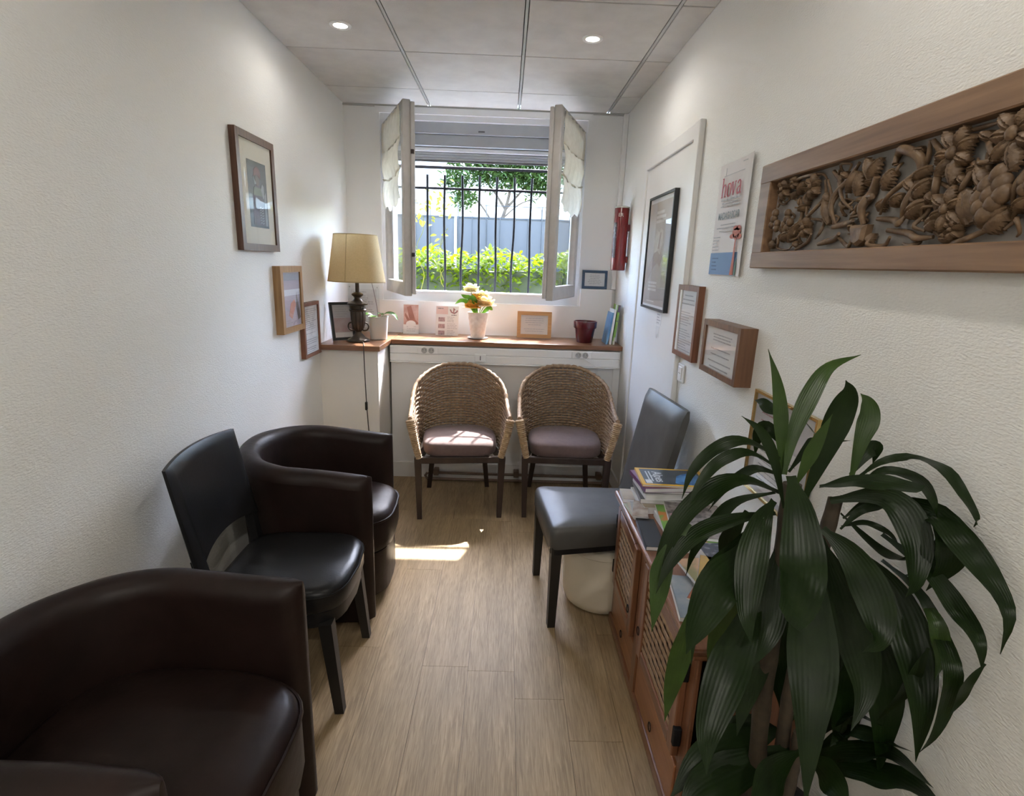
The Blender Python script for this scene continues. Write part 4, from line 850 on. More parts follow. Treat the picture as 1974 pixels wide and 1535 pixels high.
# --- wicker armchairs
def wicker_chair(label):
    t = thing('wicker_armchair', label, 'armchair', (0, 0, 0), 0, 'woven wicker armchairs')
    ST_ = 44                                           # upright stakes
    def surf(u, v):
        """u 0..1 along the tub, v 0..1 from seat to rim"""
        w_ = abs(u*2-1)
        hwb, ryb, hwt, ryt = .243, .200, .286, .292
        hw = hwb+(hwt-hwb)*v; ry = ryb+(ryt-ryb)*v
        s = u*2-1; A = .74
        if abs(s) < A:
            a = PI/2-s/A*PI/2; x, y = hw*math.cos(a), ry*math.sin(a)
        else:
            k = (abs(s)-A)/(1-A); x = math.copysign(hw-.006*k*(1-v), s); y = -.235*k
        zt = .612+.222*(1-.48*smooth01((w_-.08)/.68)-.52*smooth01((w_-.48)/.52))
        z = .385+(zt-.385)*v
        return Vector((x, y, z))
    def nrm(u, v):
        a = surf(min(1, u+.004), v)-surf(max(0, u-.004), v); b = surf(u, min(1, v+.01))-surf(u, max(0, v-.01)); q = a.cross(b)
        return q.normalized() if q.length > 1e-9 else Vector((0, 1, 0))
    rows = 25; m = MB()
    for j in range(rows):
        v = .012+.90*j/(rows-1); P = []; rs = []
        for i in range(ST_*2+1):
            u = i/(ST_*2); sgn = 1 if ((i//2+j) % 2) else -1
            off = .0058*sgn*(1 if i % 2 else 0)
            P.append(surf(u, v)+nrm(u, v)*off); rs.append(.0105+.0014*math.sin(i*1.7+j*2.3))
        zc = [(surf(i/(ST_*2), min(1, v+.02))-surf(i/(ST_*2), v)).length*rows/.9*.9*.02 for i in (0,)]
        rs = [min(r_, (surf(i/(ST_*2), 1)-surf(i/(ST_*2), 0)).length/rows*.66) for i, r_ in enumerate(rs)]
        m.tube(P, rs, 6, True, .62)
    tag(m.build('woven_back', M['wicker'], t, 60), kind='stuff')
    m = MB()
    for i in range(1, ST_):
        u = i/ST_; m.tube([surf(u, v/6) for v in range(7)], .0036, 5)
    tag(m.build('stakes', M['wicker_l'], t, 60), kind='stuff')
    P = [surf(i/90, 1.0)+Vector((0, 0, .004+.0022*math.sin(i*1.9))) for i in range(91)]
    MB().tube(P, [.0125+.0018*math.sin(i*2.4) for i in range(91)], 8).build('rim', M['wicker'], t, 60)
    P = [surf(i/90, .955)+nrm(i/90, .955)*.003 for i in range(91)]
    MB().tube(P, [.006]*91, 6).build('rim_band', M['wicker'], t, 60)
    for s in (0, 1):                                    # wrapped front edge of each arm
        a, b = surf(s, 0), surf(s, 1); P = []; rs = []
        for i in range(97):
            k = i/96; p = a.lerp(b, k)+Vector((0, -.012-.010*math.sin(PI*k), 0)); P.append(p); rs.append((.0175+.008*k)+.0026*math.sin(i*2*PI/4.6))
        MB().tube(P, rs, 12, True, 1.0).build('wrapped_arm_end', M['wicker_l'], t, 70)
    out = []
    for k in range(44):
        a = 2*PI*k/44; sy = math.sin(a)
        x = .222*math.copysign(abs(math.cos(a))**(.36 if sy < 0 else .75), math.cos(a)); y = -.02+(.222 if sy < 0 else .198)*math.copysign(abs(sy)**.7, sy); out.append((x, y))
    MB().pillow(out, [(.97, .386), (1, .393), (1.005, .42), (1, .440), (.97, .455), (.9, .465), (.6, .473), (.02, .475)]).build('seat_cushion', M['mauve'], t, 60)
    MB().rbox(-.262, .262, -.252, -.222, .350, .388, .003, 1).build('seat_rail', M['wenge'], t)
    for s in (-1, 1): MB().beam((s*.245, -.23, .369), (s*.165, .165, .369), .026, .026, .036, .036).build('seat_rail', M['wenge'], t)
    MB().rbox(-.17, .17, .150, .178, .352, .387, .003, 1).build('seat_rail', M['wenge'], t)
    for s in (-1, 1):
        leg(t, (s*.244, -.236, .388), (s*.236, -.236, 0), .040, .028, M['wenge'])
        leg(t, (s*.155, .160, .388), (s*.196, .228, 0), .038, .028, M['wenge'])
    return t
w1 = wicker_chair('woven wicker armchair on the left with sunlight on its seat'); w1.location = (-.312, -.782, 0); w1.rotation_euler.z = R(6)
w2 = copy_tree(w1); w2['label'] = 'woven wicker armchair on the right in shade, beside the door wall'; w2.location = (.340, -.748, 0); w2.rotation_euler.z = R(-1)

# --- pouf
t = thing('pouf', 'cream round leatherette pouf tucked under the charcoal chair', 'pouf', (.425, -1.775, 0))
MB().lathe([(.001, .004), (.140, .004), (.160, .016), (.172, .05), (.176, .15), (.174, .24), (.168, .29), (.158, .302), (.10, .306), (.001, .307)], 40, cap=False).build('body', M['pouf'], t, 60)
MB().lathe([(.1715, .274), (.1735, .277), (.1715, .280)], 40, cap=False).build('seam', M['pouf'], t, 60)
MB().lathe([(.135, 0), (.135, .006)], 32).build('base_disc', M['black'], t, 40)

# --- cabinet with woven cane doors; local: front towards -x, length along y
t = thing('cabinet', 'low reddish wooden cabinet with woven lattice doors along the right wall', 'cabinet', (.445, -2.42, 0))
D, H0, HL = .293, .60, .455
MB().box(.02, D, -HL+.01, HL-.01, .05, .585).build('carcass', M['darkin'], t)
MB().rbox(-.010, D, -HL-.015, HL+.015, 0, .045, .006, 2).build('plinth', M['cabwood_y'], t)
MB().rbox(-.032, D, -HL-.025, HL, .592, .615, .008, 3).build('top', M['cabwood_y'], t)
MB().rbox(-.020, D, -HL-.012, HL+.002, .572, .594, .005, 2).build('top_moulding', M['cabwood_y'], t)
for y_ in (HL-.022, 0.03, -HL+.022):
    MB().rbox(-.012 if abs(y_) < .1 else 0, .03, y_-.022, y_+.030, .045, .575, .003, 1).build('stile', M['cabwood'], t)
MB().rbox(.001, .03, -HL+.01, HL-.01, .200, .222, .003, 1).build('rail', M['cabwood_y'], t)
for y_ in (-HL, HL-.018): MB().box(.01, D, y_, y_+.018, .04, .58).build('side_panel', M['cabwood'], t)
def ring_pull(par, loc):
    MB().tube([(-.006, .012*math.sin(2*PI*k/16), -.012+.014*math.cos(2*PI*k/16)) for k in range(16)], .0016, 6, closed=True).build('ring_pull', M['iron'], par, 60, loc=loc)
for (ya, yb) in ((.052+.002, HL-.046), (-HL+.046, .006)):
    dr = MB().rbox(-.006, .012, ya, yb, .052, .196, .003, 1).build('drawer_front', M['caborange'], t)
    ring_pull(dr, (-.006, (ya+yb)/2, .125))
def lattice_door(hy, wid, ang, far):
    """door hinged at local origin, running along local y (sign given by far)"""
    s = -1 if far else 1
    dr = bpy.data.objects.new('door', None); COL.objects.link(dr); dr.parent = t; dr.location = (.0, hy, 0); dr.rotation_euler = (0, 0, ang); dr.empty_display_size = .03
    z0, z1 = .226, .568; fw_ = .042
    def yb(a, b): return (min(s*a, s*b), max(s*a, s*b))
    for a, b in ((0, fw_), (wid-fw_, wid)):
        y0_, y1_ = yb(a, b); MB().rbox(-.020, 0, y0_, y1_, z0, z1, .003, 1).build('door_stile', M['cabwood'], dr)
    y0_, y1_ = yb(fw_, wid-fw_)
    MB().rbox(-.019, -.001, y0_, y1_, z0, z0+fw_, .003, 1).build('door_rail', M['cabwood_y'], dr)
    MB().rbox(-.019, -.001, y0_, y1_, z1-fw_, z1, .003, 1).build('door_rail', M['cabwood_y'], dr)
    MB().box(-.006, -.003, y0_, y1_, z0+fw_, z1-fw_).build('door_back', M['darkin'], dr)
    nz_ = 9; hz = (z1-z0-2*fw_)/nz_; ny = 9; hy_ = (y1_-y0_)/ny
    for i in range(nz_):
        z = z0+fw_+hz*(i+.5); vs = []
        for k in range(ny*2+1):
            y_ = y0_+(y1_-y0_)*k/(ny*2); x_ = -.0135+.0008*(1 if ((k//2+i) % 2) else -1)*(k % 2)
            vs += [(x_-.0015, y_, z-hz*.25), (x_-.0015, y_, z+hz*.25), (x_+.0015, y_, z-hz*.25), (x_+.0015, y_, z+hz*.25)]
        fs = []
        for k in range(ny*2):
            a = k*4; b = a+4; fs += [(a, a+1, b+1, b), (a+2, b+2, b+3, a+3), (a, b, b+2, a+2), (a+1, a+3, b+3, b+1)]
        MB().add(vs, fs).build('lattice_slat', M['cane'], dr)
    for k in range(ny):
        y_ = y0_+hy_*(k+.5)
        MB().box(-.0105, -.0080, y_-hy_*.24, y_+hy_*.24, z0+fw_, z1-fw_).build('lattice_upright', M['canedark'], dr)
    for z in (.27, .47):
        y0_, y1_ = yb(-.012, .004); MB().rbox(-.0225, -.002, y0_, y1_, z, z+.055, .002, 1).build('hinge', M['iron'], dr)
    ring_pull(dr, (-.021, s*(wid-.02), .34))
lattice_door(HL-.046, .345, R(-1.5), True)
lattice_door(-HL+.046, .395, 0, False)
# ================================================================== MAGAZINES
CT = .6152
MAGN = [0]
def magazine(label, x, y, z, rz, wd, hd, th, cover, spine=None, tilt=0):
    """magazine lying flat: wd along local x, hd along local y"""
    t = thing('magazine', label, 'magazine', (x, y, z), rz, 'magazines piled on the cabinet'); t.rotation_euler = (0, tilt, rz)
    MB().box(-wd/2+.001, wd/2-.002, -hd/2+.002, hd/2-.002, .0006, th-.0006).build('pages', M['paper'], t)
    MB().box(-wd/2, wd/2, -hd/2, hd/2, th-.0008, th).build('cover', cover, t)
    MB().box(-wd/2, wd/2, -hd/2, hd/2, 0, .0007).build('back_cover', spine or cover, t)
    MB().box(-wd/2-.0006, -wd/2+.001, -hd/2, hd/2, 0, th).build('spine', spine or cover, t)
    return t
def flatpatch(t, name, mat, poly, z): return MB().prism(poly, z, z+.0003, 'xy').build(name, mat, t)
c = C_
purple = c('mag_purple', (.16, .06, .17), c2=(.20, .08, .20), rough=.3); white = M['paper']; dk = c('mag_dark', (.05, .05, .055), c2=(.09, .09, .095), scale=15, rough=.35)
# far stack against the charcoal chair
magazine('thick pale book at the bottom of the far magazine stack', .600, -2.08, CT, R(3), .25, .185, .026, c('mag_cream', (.46, .40, .31), c2=(.36, .30, .24), scale=14, rough=.4), white)
magazine('dark-spined magazine low in the far stack', .608, -2.065, CT+.0262, R(-4), .262, .18, .018, dk, c('mag_greyspine', (.22, .21, .21), rough=.4))
magazine('white thick catalogue in the far stack under the dark one', .612, -2.06, CT+.0444, R(2), .255, .185, .020, white, white)
magazine('black-edged magazine in the far stack below the purple one', .612, -2.055, CT+.0646, R(-2), .255, .18, .010, dk, dk)
magazine('purple-covered magazine just under the yellow-bordered one', .604, -2.055, CT+.0748, R(5), .262, .185, .016, purple, purple)
ng = magazine('yellow-bordered magazine with a mountain cover on top of the far stack', .606, -2.06, CT+.091, R(-3), .252, .172, .008, c('mag_yellow', (.80, .48, .05), c2=(.76, .44, .04), rough=.3), c('mag_yellow', (0, 0, 0)))
flatpatch(ng, 'cover_photo', c('mag_night', (.055, .065, .075), c2=(.10, .11, .12), scale=18, rough=.3), rect(-.112, .112, -.074, .074), .0081)
flatpatch(ng, 'cover_peak', c('mag_blue', (.02, .09, .26), c2=(.10, .26, .50), scale=30, rough=.3, ramp=(.4, .65)), [(.0, -.06), (.02, .01), (.05, .035), (.10, .05), (.111, -.02), (.108, -.07), (.03, -.072)], .0084)
flatpatch(ng, 'cover_label', white, rect(-.108, -.085, -.070, -.036), .0084)
text('Alpes', .052, c('mag_title', (.70, .72, .74), rough=.4), ng, (-.052, -.004, .0086), rot=(0, 0, -PI/2), bold=.0006, xs=.9)
m = MB()
for k in range(2): m.box(-.094+k*.012, -.089+k*.012, -.05, .05, .0084, .0087)
m.build('printed_text', c('mag_title', (0, 0, 0)), ng)
# leaning papers on the aisle side
for i in range(4):
    t_ = thing('loose_leaflet', ['white folded leaflet leaning at the aisle edge of the magazines, farthest', 'white folded leaflet leaning beside the farthest one', 'grey-edged leaflet leaning in the middle of the papers', 'white leaflet leaning nearest the black notebook'][i], 'leaflet', (.452+.004*i, -2.165-.006*i, CT+.0056*i), R(6-7*i), 'leaflets leaning on the magazines')
    MB().box(-.026, .026, -.065, .065, 0, .0045).build('pages', white, t_); MB().box(-.027, .027, -.066, .066, .0045, .0054).build('cover', [c('mag_sage', (.30, .36, .24), c2=(.5, .5, .45), scale=20, rough=.5), c('mag_cream', (0, 0, 0)), c('mag_grey', (.35, .35, .36), rough=.5), c('mag_brown', (.24, .17, .12), c2=(.5, .45, .4), scale=25, rough=.5)][i], t_)
magazine('small cream booklet pile at the far aisle corner of the cabinet', .448, -2.035, CT, R(-4), .045, .10, .014, c('mag_cream', (0, 0, 0)), white)
magazine('black notebook at the aisle edge of the cabinet top', .458, -2.345, CT, R(-4), .062, .20, .014, M['magblack'], M['magblack'])
# middle pile
magazine('thick white catalogue at the bottom of the middle pile', .620, -2.32, CT, R(2), .21, .26, .022, white, white)
g = magazine('green and orange magazine in the middle pile', .605, -2.305, CT+.0225, R(-7), .20, .26, .009, c('mag_green', (.16, .36, .07), c2=(.55, .20, .05), scale=14, rough=.3, ramp=(.48, .56)), white)
s_ = magazine('grey sketch-covered magazine with pink lettering on the middle pile', .628, -2.30, CT+.032, R(-9), .19, .26, .010, c('mag_sketch', (.30, .27, .26), c2=(.10, .09, .09), scale=35, rough=.4, ramp=(.45, .6)), white)
lines_m = MB()
for k in range(4): lines_m.box(-.085+.014*k, -.076+.014*k, -.10, .03+.02*(k % 2), .0101, .0104)
lines_m.build('printed_text', c('mag_pink', (.62, .32, .42), rough=.4), s_)
fl = magazine('dark blue flower-covered magazine against the wall', .650, -2.515, CT, R(4), .16, .10, .045, c('mag_flower', (.05, .06, .09), c2=(.30, .30, .34), scale=40, rough=.35, ramp=(.5, .68)), white)
# near pile
magazine('thick stack-bottom catalogue at the near end of the cabinet', .610, -2.70, CT, R(-3), .22, .28, .030, white, c('mag_grey', (0, 0, 0)))
magazine('peach landscape magazine on the near pile', .605, -2.68, CT+.0305, R(8), .215, .28, .008, c('mag_peach', (.58, .36, .22), c2=(.30, .28, .14), scale=9, rough=.3, ramp=(.5, .62)), white)
magazine('yellow-edged magazine leaning from the near pile', .560, -2.66, CT+.039, R(-22), .10, .22, .006, c('mag_yellow2', (.62, .42, .08), c2=(.5, .3, .12), scale=12, rough=.3), white)
magazine('orange-red magazine on the near aisle edge', .540, -2.70, CT+.0455, R(-34), .09, .22, .006, c('mag_orange', (.42, .13, .05), c2=(.28, .10, .06), scale=12, rough=.3), white)
magazine('blue-grey booklet on the near aisle edge under the leaves', .462, -2.70, CT, R(-8), .06, .20, .012, c('mag_bluegrey', (.22, .28, .34), c2=(.4, .42, .42), scale=20, rough=.3), white)

# ================================================================== THINGS ON THE SHELF
# --- table lamp
t = thing('table_lamp', 'bronze urn table lamp with a straw-coloured shade in the left corner', 'lamp', (-.975, -.560, SZ))
MB().lathe([(.001, .0), (.066, .0), (.070, .006), (.068, .014), (.056, .020), (.040, .030), (.030, .042), (.020, .052), (.016, .062), (.022, .068)], 32, cap=False).build('foot', M['bronze'], t, 40)
m = MB(); n = 48; prof = [(.016, .066), (.024, .074), (.034, .088), (.040, .110), (.0435, .140), (.045, .175), (.043, .190)]
vs = []
for r, z in prof:
    for k in range(n): vs.append(((r+(.0018 if k % 4 < 2 else -.0016))*math.cos(2*PI*k/n), (r+(.0018 if k % 4 < 2 else -.0016))*math.sin(2*PI*k/n), z))
m.add(vs, [(i*n+k, i*n+(k+1) % n, (i+1)*n+(k+1) % n, (i+1)*n+k) for i in range(len(prof)-1) for k in range(n)]).build('fluted_urn', M['bronze'], t, 30)
MB().lathe([(.043, .188), (.052, .192), (.054, .200), (.046, .206), (.046, .226), (.062, .232), (.064, .240), (.050, .246), (.032, .254), (.022, .266), (.020, .276), (.034, .288), (.036, .296), (.024, .304), (.012, .308), (.0115, .38)], 32, cap=False).build('urn_neck', M['bronze'], t, 40)
for s in (-1, 1):
    MB().tube(crom([(s*.040, 0, .12), (s*.058, 0, .112), (s*.064, 0, .09), (s*.052, 0, .072), (s*.030, 0, .070), (s*.026, 0, .08)], 22), .0048, 8).build('scroll_handle', M['bronze'], t, 60)
MB().tube([(0, 0, .30), (0, 0, .52)], .010, 12).build('stem', M['bronze'], t, 60)
sh = MB().lathe([(.172, .372), (.1735, .372), (.130, .650), (.1285, .650)], 56, cap=False).build('lamp_shade', M['shade'], t, 40)
MB().lathe([(.1722, .370), (.1745, .372), (.1735, .377)], 56, cap=False).build('shade_binding', M['shade_s'], sh, 40)
MB().lathe([(.130, .646), (.1315, .650), (.128, .652)], 56, cap=False).build('shade_binding', M['shade_s'], sh, 40)
a = R(262); MB().tube([(.1742*math.cos(a), .1742*math.sin(a), .373), (.1308*math.cos(a), .1308*math.sin(a), .649)], .0022, 5).build('shade_seam', M['shade_s'], sh)
for k in range(3):
    a = 2*PI*k/3; MB().tube([(0, 0, .60), (.129*math.cos(a), .129*math.sin(a), .645)], .0016, 5).build('shade_spoke', M['silver'], t)
MB().ball((0, 0, .54), .03, .03, .038, 16, 10).build('bulb', M['ceramic'], t, 60)
cord = MB().tube(crom([(.030, -.050, .006), (.060, -.120, .008), (.074, -.172, .006), (.078, -.190, -.01), (.079, -.194, -.06), (.080, -.188, -.20), (.082, -.184, -.33), (.086, -.180, -.45), (.098, -.165, -.72), (.11, -.15, -.94)], 50), .0028, 6).build('cord', M['wenge'], t, 60)
MB().rbox(.075, .089, -.196, -.176, -.40, -.348, .004, 2).build('inline_switch', M['black'], cord)
# --- white square pot with an orchid
t = thing('potted_orchid', 'white square-cornered pot with an orchid plant next to the lamp', 'plant', (-.878, -.430, SZ), R(8))
MB().lathe([(.048, 0), (.052, .004), (.062, .146), (.062, .150), (.057, .150), (.054, .135), (.001, .135)], 40, cap=False, sq=5).build('pot', M['ceramic'], t, 40)
MB().lathe([(.053, .130), (.053, .137)], 24, sq=5).build('bark', M['soil'], t)
def leaf_mesh(P, wmax, face=(-.35, -.9, .25), blunt=0, n=14, fold=.16, wave=.0, root=.32, peak=.75):
    C = crom(P, n+1); vs = []; F = Vector(face).normalized()
    for i, p in enumerate(C):
        u = i/n; T = (C[min(i+1, n)]-C[max(i-1, 0)]).normalized(); W_ = T.cross(F)
        if W_.length < .15: W_ = T.cross(Vector((.3, -.2, .9)))
        W_.normalize(); N_ = W_.cross(T)
        if N_.dot(F) < 0: N_ = -N_
        pw = wmax/2*(max(root, min(1, (u/.42)**.7)) if u < .42 else (math.cos((u-.42)/.58*PI/2)**peak if not blunt else 1-.35*smooth01((u-.75)/.25)))
        if i == n and not blunt: pw = .0004
        for k in (-1, -.55, 0, .55, 1):
            vs.append(p+W_*k*pw+N_*(abs(k)-.5)*fold*pw+N_*wave*pw*math.sin(u*17+k*2)*(abs(k) > .9))
    return vs, [(i*5+k, i*5+k+1, (i+1)*5+k+1, (i+1)*5+k) for i in range(n) for k in range(4)]
for P, wd in (([(.01, 0, .135), (.05, -.02, .172), (.10, -.035, .168), (.128, -.04, .128)], .042), ([(-.01, -.01, .135), (-.03, -.05, .158), (-.04, -.08, .150)], .040), ([(-.01, .01, .135), (-.06, .0, .165), (-.10, -.01, .150), (-.125, -.012, .125)], .034), ([(0, .01, .135), (.01, .06, .165), (.02, .09, .15)], .04)):
    v_, f_ = leaf_mesh(P, wd, (0, -.3, 1), 0, 12, .2, 0, .5); MB().add(v_, f_).build('leaf', M['orch'], t, 70)
MB().tube(crom([(0, 0, .135), (-.015, .005, .25), (-.045, .01, .40)], 14), .0016, 6).build('stake', M['wenge'], t, 60)
MB().rbox(.0, .018, -.004, -.001, .13, .165, .001, 1).build('plant_tag', C_('tag_pink', (.55, .22, .20), c2=(.65, .5, .48), scale=90, rough=.5), t)
# --- black frame leaning on the left wall
t, y = picture('tabletop_frame', 'black photo frame leaning on the shelf left of the lamp', 'picture', (-1.092, -.515, SZ+.118), R(38), .150, .240, .016, .018, M['black'], C_('print_greypaper', (0, 0, 0)), tilt=R(-13))
patch(t, 'print_rose', C_('print_rosewash', (.50, .34, .35), c2=(.58, .50, .50), scale=20, rough=.5), rect(-.055, .055, -.07, .02), y-.0006); lines(t, y-.001, -.045, .05, .03, .09, 5, .003, M['inkl'], 41)
patch(t, 'print_caption', M['paper'], rect(-.055, .055, -.10, -.072), y-.0006)
# --- clear holder with a sheet behind the lamp
t = thing('sheet_holder', 'clear acrylic sheet holder with a printed page behind the lamp', 'sign holder', (-1.065, -.054, SZ+.165))
MB().rbox(-.112, .112, -.006, -.003, -.160, .165, .001, 1).build('acrylic_sheet', M['clear'], t); MB().box(-.092, .092, -.0024, -.0016, -.15, .135).build('page', M['paper'], t)
lines(t, -.0024, -.075, .075, -.12, .115, 18, .004, M['inkl'], 42, False, .1)
for s in (-1, 1): MB().ball((s*.098, -.006, .150), .005).build('screw_cap', M['silver'], t)
# --- leaflets
def card(name, label, x, y, wd, hd, tilt, rz=0):
    t = thing(name, label, 'leaflet', (x, y, SZ), rz, 'leaflets on the long shelf'); t.rotation_euler = (tilt, 0, rz)
    MB().box(-wd/2, wd/2, -.0012, 0, 0, hd).build('card', M['paper'], t); return t
t = card('leaflet', 'pinkish leaflet with a hand photo in a clear stand, left on the shelf', -.722, -.115, .112, .212, R(-9), R(3))
patch(t, 'print', C_('leaf_rose', (.42, .22, .18), c2=(.62, .44, .40), scale=16, rough=.5), rect(-.052, .052, .066, .206), -.0014)
patch(t, 'print_finger', C_('leaf_skin', (.30, .13, .10), c2=(.40, .19, .15), scale=12, rough=.5), [(-.012, .068), (-.045, .13), (-.04, .15), (-.010, .10), (-.03, .19), (.0, .20), (.03, .10), (.052, .08), (.052, .068)], -.0019)
patch(t, 'print_white', M['paper'], disc(.0, .07, .035, .025), -.0023); lines(t, -.0014, -.035, .04, .02, .05, 3, .003, M['inkl'], 43, True)
MB().rbox(-.060, .060, -.022, -.002, -.002, .030, .002, 1).build('clear_stand', M['clear'], t)
t = card('leaflet', 'white and pink leaflet with three small pictures, left of the vase', -.462, -.150, .162, .208, R(-10), R(-2))
patch(t, 'print_header', C_('leaf_blush', (.70, .52, .50), c2=(.74, .60, .58), scale=9, rough=.5), rect(-.078, .005, .150, .205), -.0014)
m = MB().stroke([(.02, .185), (.03, .165), (.05, .158), (.066, .168), (.072, .18)], .010, -.0019, -.0014).stroke([(.045, .165), (.046, .195), (.055, .18)], .008, -.0019, -.0014)
m.build('emblem', C_('leaf_grey', (.22, .20, .22), c2=(.50, .18, .18), scale=60, rough=.5), t); lines(t, -.0016, -.068, -.02, .19, .19, 1, .005, M['ink'], 44); lines(t, -.0016, .03, .075, .145, .145, 1, .005, M['ink'], 45)
for k in range(3):
    patch(t, 'print_picture', C_('leaf_pic', (.62, .42, .42), c2=(.25, .20, .22), scale=70, rough=.5), rect(-.062, -.016, .098-k*.047, .128-k*.047), -.0014); lines(t, -.0014, .0, .072, .098-k*.047, .130-k*.047, 4, .003, M['inkl'], 50+k)
# --- vase with roses
t = thing('flower_vase', 'white basket-textured vase in the middle of the long shelf', 'vase', (-.237, -.245, SZ))
MB().lathe([(.001, 0), (.062, 0), (.070, .004), (.071, .008), (.045, .009)], 32, cap=False).build('saucer', C_('zinc', (.34, .34, .33), rough=.4, metal=.6), t, 40)
n = 48; vs = []; Z = 26
for j in range(Z+1):
    z = .009+.172*j/Z; r = .047+.024*(j/Z)**1.1
    for k in range(n): vs.append(((r+.0022*math.sin(k*2*PI/6*1.0+(j//3 % 2)*PI)*abs(math.sin(j*PI/3)))*math.cos(2*PI*k/n), (r+.0022*math.sin(k*2*PI/6+(j//3 % 2)*PI)*abs(math.sin(j*PI/3)))*math.sin(2*PI*k/n), z))
J = len(vs)//n
for r, z in ((.064, .181), (.058, .15), (.001, .149)):
    for k in range(n): vs.append((r*math.cos(2*PI*k/n), r*math.sin(2*PI*k/n), z))
MB().add(vs, [(i*n+k, i*n+(k+1) % n, (i+1)*n+(k+1) % n, (i+1)*n+k) for i in range(J+2) for k in range(n)]+[tuple(range(n))[::-1]]).build('body', M['vase'], t, 60)
def rose(label, dx, dz, dy, r, mat, seed, tip=(0, 0)):
    t = thing('rose', label, 'flower', (-.237, -.245, SZ+.15), 0, 'roses in the white vase'); rr = random.Random(seed)
    c = Vector((dx, dy, dz))
    MB().tube(crom([(dx*.15, dy*.15, .002), (dx*.6, dy*.6, dz*.5), c-Vector((0, 0, r*.5))], 10), .0028, 6).build('stem', M['green'], t, 60)
    for ring, (np_, rad, h) in enumerate(((3, .35, .95), (5, .62, .85), (6, .95, .55), (6, 1.18, .2))):
        for k in range(np_):
            a = 2*PI*k/np_+ring*.6+rr.random()*.4; vs = []; A = Vector((math.cos(a), math.sin(a), 0)); T_ = Vector((-math.sin(a), math.cos(a), 0))
            for i in range(6):
                u = i/5
                for q in range(5):
                    v = (q/4-.5)*2; wd = r*(.30+.62*math.sin(PI*min(1, u*.8+.1)))*(.6+.4*rad)
                    out_ = r*rad*(.15+.85*u**.8)+r*.16*(u > .85)-.16*r*v*v
                    vs.append(c+A*out_+T_*wd*v+Vector((0, 0, -r*.5+r*(h+.25)*u*(1-.18*v*v)-r*.28*(ring == 3)*u*u)))
            MB().add(vs, [(i*5+q, i*5+q+1, (i+1)*5+q+1, (i+1)*5+q) for i in range(5) for q in range(4)]).build('petal', mat, t, 70)
    return t
rose('ivory rose standing highest in the white vase', -.050, .190, .0, .052, M['rose_w'], 1)
rose('deep yellow rose low on the left of the vase', -.040, .085, -.045, .050, M['rose_y'], 2)
rose('pale peach rose on the right of the vase', .048, .105, -.03, .060, M['rose_p'], 3)
rose('small ivory rose behind the peach rose', .030, .150, .02, .042, M['rose_w'], 4)
rose('half-hidden yellow rose between the highest and the lowest', -.018, .130, -.02, .040, M['rose_y'], 5)
t = thing('rose_foliage', 'bright green rose leaves on the left side of the vase', 'leaves', (-.237, -.245, SZ+.15), 0)
for P in ([(-.01, -.02, 0), (-.06, -.05, .09), (-.11, -.06, .11), (-.155, -.06, .085)], [(-.01, -.02, 0), (-.05, -.05, .12), (-.085, -.055, .135), (-.115, -.05, .15)], [(0, -.03, 0), (-.02, -.07, .10), (-.03, -.08, .13), (-.04, -.07, .155)], [(.01, 0, 0), (.07, -.02, .06), (.10, -.03, .05)]):
    v_, f_ = leaf_mesh(P, .040, (0, -.7, .7), 0, 10, .2, .1, .2); MB().add(v_, f_).build('leaf', M['green'], t, 70)
# --- framed certificate, pot, brochures, blue frame
t, y = picture('certificate_frame', 'orange oak landscape frame leaning at the back of the long shelf', 'picture', (.158, -.135, SZ+.094), R(-1), .243, .186, .026, .018, M['oakcert'], C_('cert_paper', (.78, .74, .70), rough=.7), tilt=R(-10))
lines(t, y-.0006, -.075, .075, -.045, .045, 7, .003, M['inkl'], 60, True, .15)
t = thing('flower_pot', 'glossy burgundy empty pot on the right of the long shelf', 'pot', (.503, -.255, SZ))
MB().lathe([(.001, 0), (.052, 0), (.055, .004), (.070, .096), (.076, .098), (.0795, .104), (.081, .142), (.080, .146), (.074, .146), (.070, .10), (.050, .012), (.001, .011)], 40, cap=False).build('body', M['burg'], t, 40)
for i, (lab, colr, x, sp) in enumerate((('blue brochure leaning in the right shelf corner', C_('bro_blue', (.10, .24, .45), c2=(.22, .42, .60), scale=8, rough=.4), .645, -8), ('white spiral-edged booklet between the blue and green brochures', M['paper'], .668, -5), ('green and white booklet nearest the right wall', C_('bro_green', (.22, .40, .08), c2=(.62, .64, .60), scale=9, rough=.4, ramp=(.5, .56)), .690, -5))):
    t = thing('brochure', lab, 'brochure', (x, -.26, SZ), 0, 'brochures in the right shelf corner'); t.rotation_euler = (0, R(-sp), 0)
    hh = (.215, .235, .265)[i]
    MB().box(-.006, .006, -.075, .075, 0, hh).build('pages', M['paper'], t); MB().box(-.008, -.006, -.077, .077, 0, hh+.002).build('cover', colr, t); MB().box(-.0075, .0075, -.079, -.075, 0, hh+.002).build('spine', colr if i != 1 else M['paper'], t)
    if i == 2:
        MB().box(-.0078, .0078, -.0798, -.0788, .22, hh+.0025).build('spine_cap', C_('bro_plum', (.13, .09, .13), rough=.4), t); MB().lathe([(.0055, 0), (.0055, .001)], 14).build('spine_badge', M['ink'], t, loc=(0, -.0798, .16), rot=(PI/2, 0, 0))
t, y = picture('small_frame', 'small navy blue frame standing on the ledge right of the window', 'picture', (.583, -.006, 1.330+.066), 0, .180, .130, .018, .014, M['blue_f'], tilt=R(-6))
t.location = (.583, -.020, 1.330+.066)
lines(t, y-.0006, -.05, .05, -.028, .032, 6, .003, M['inkl'], 62, True)
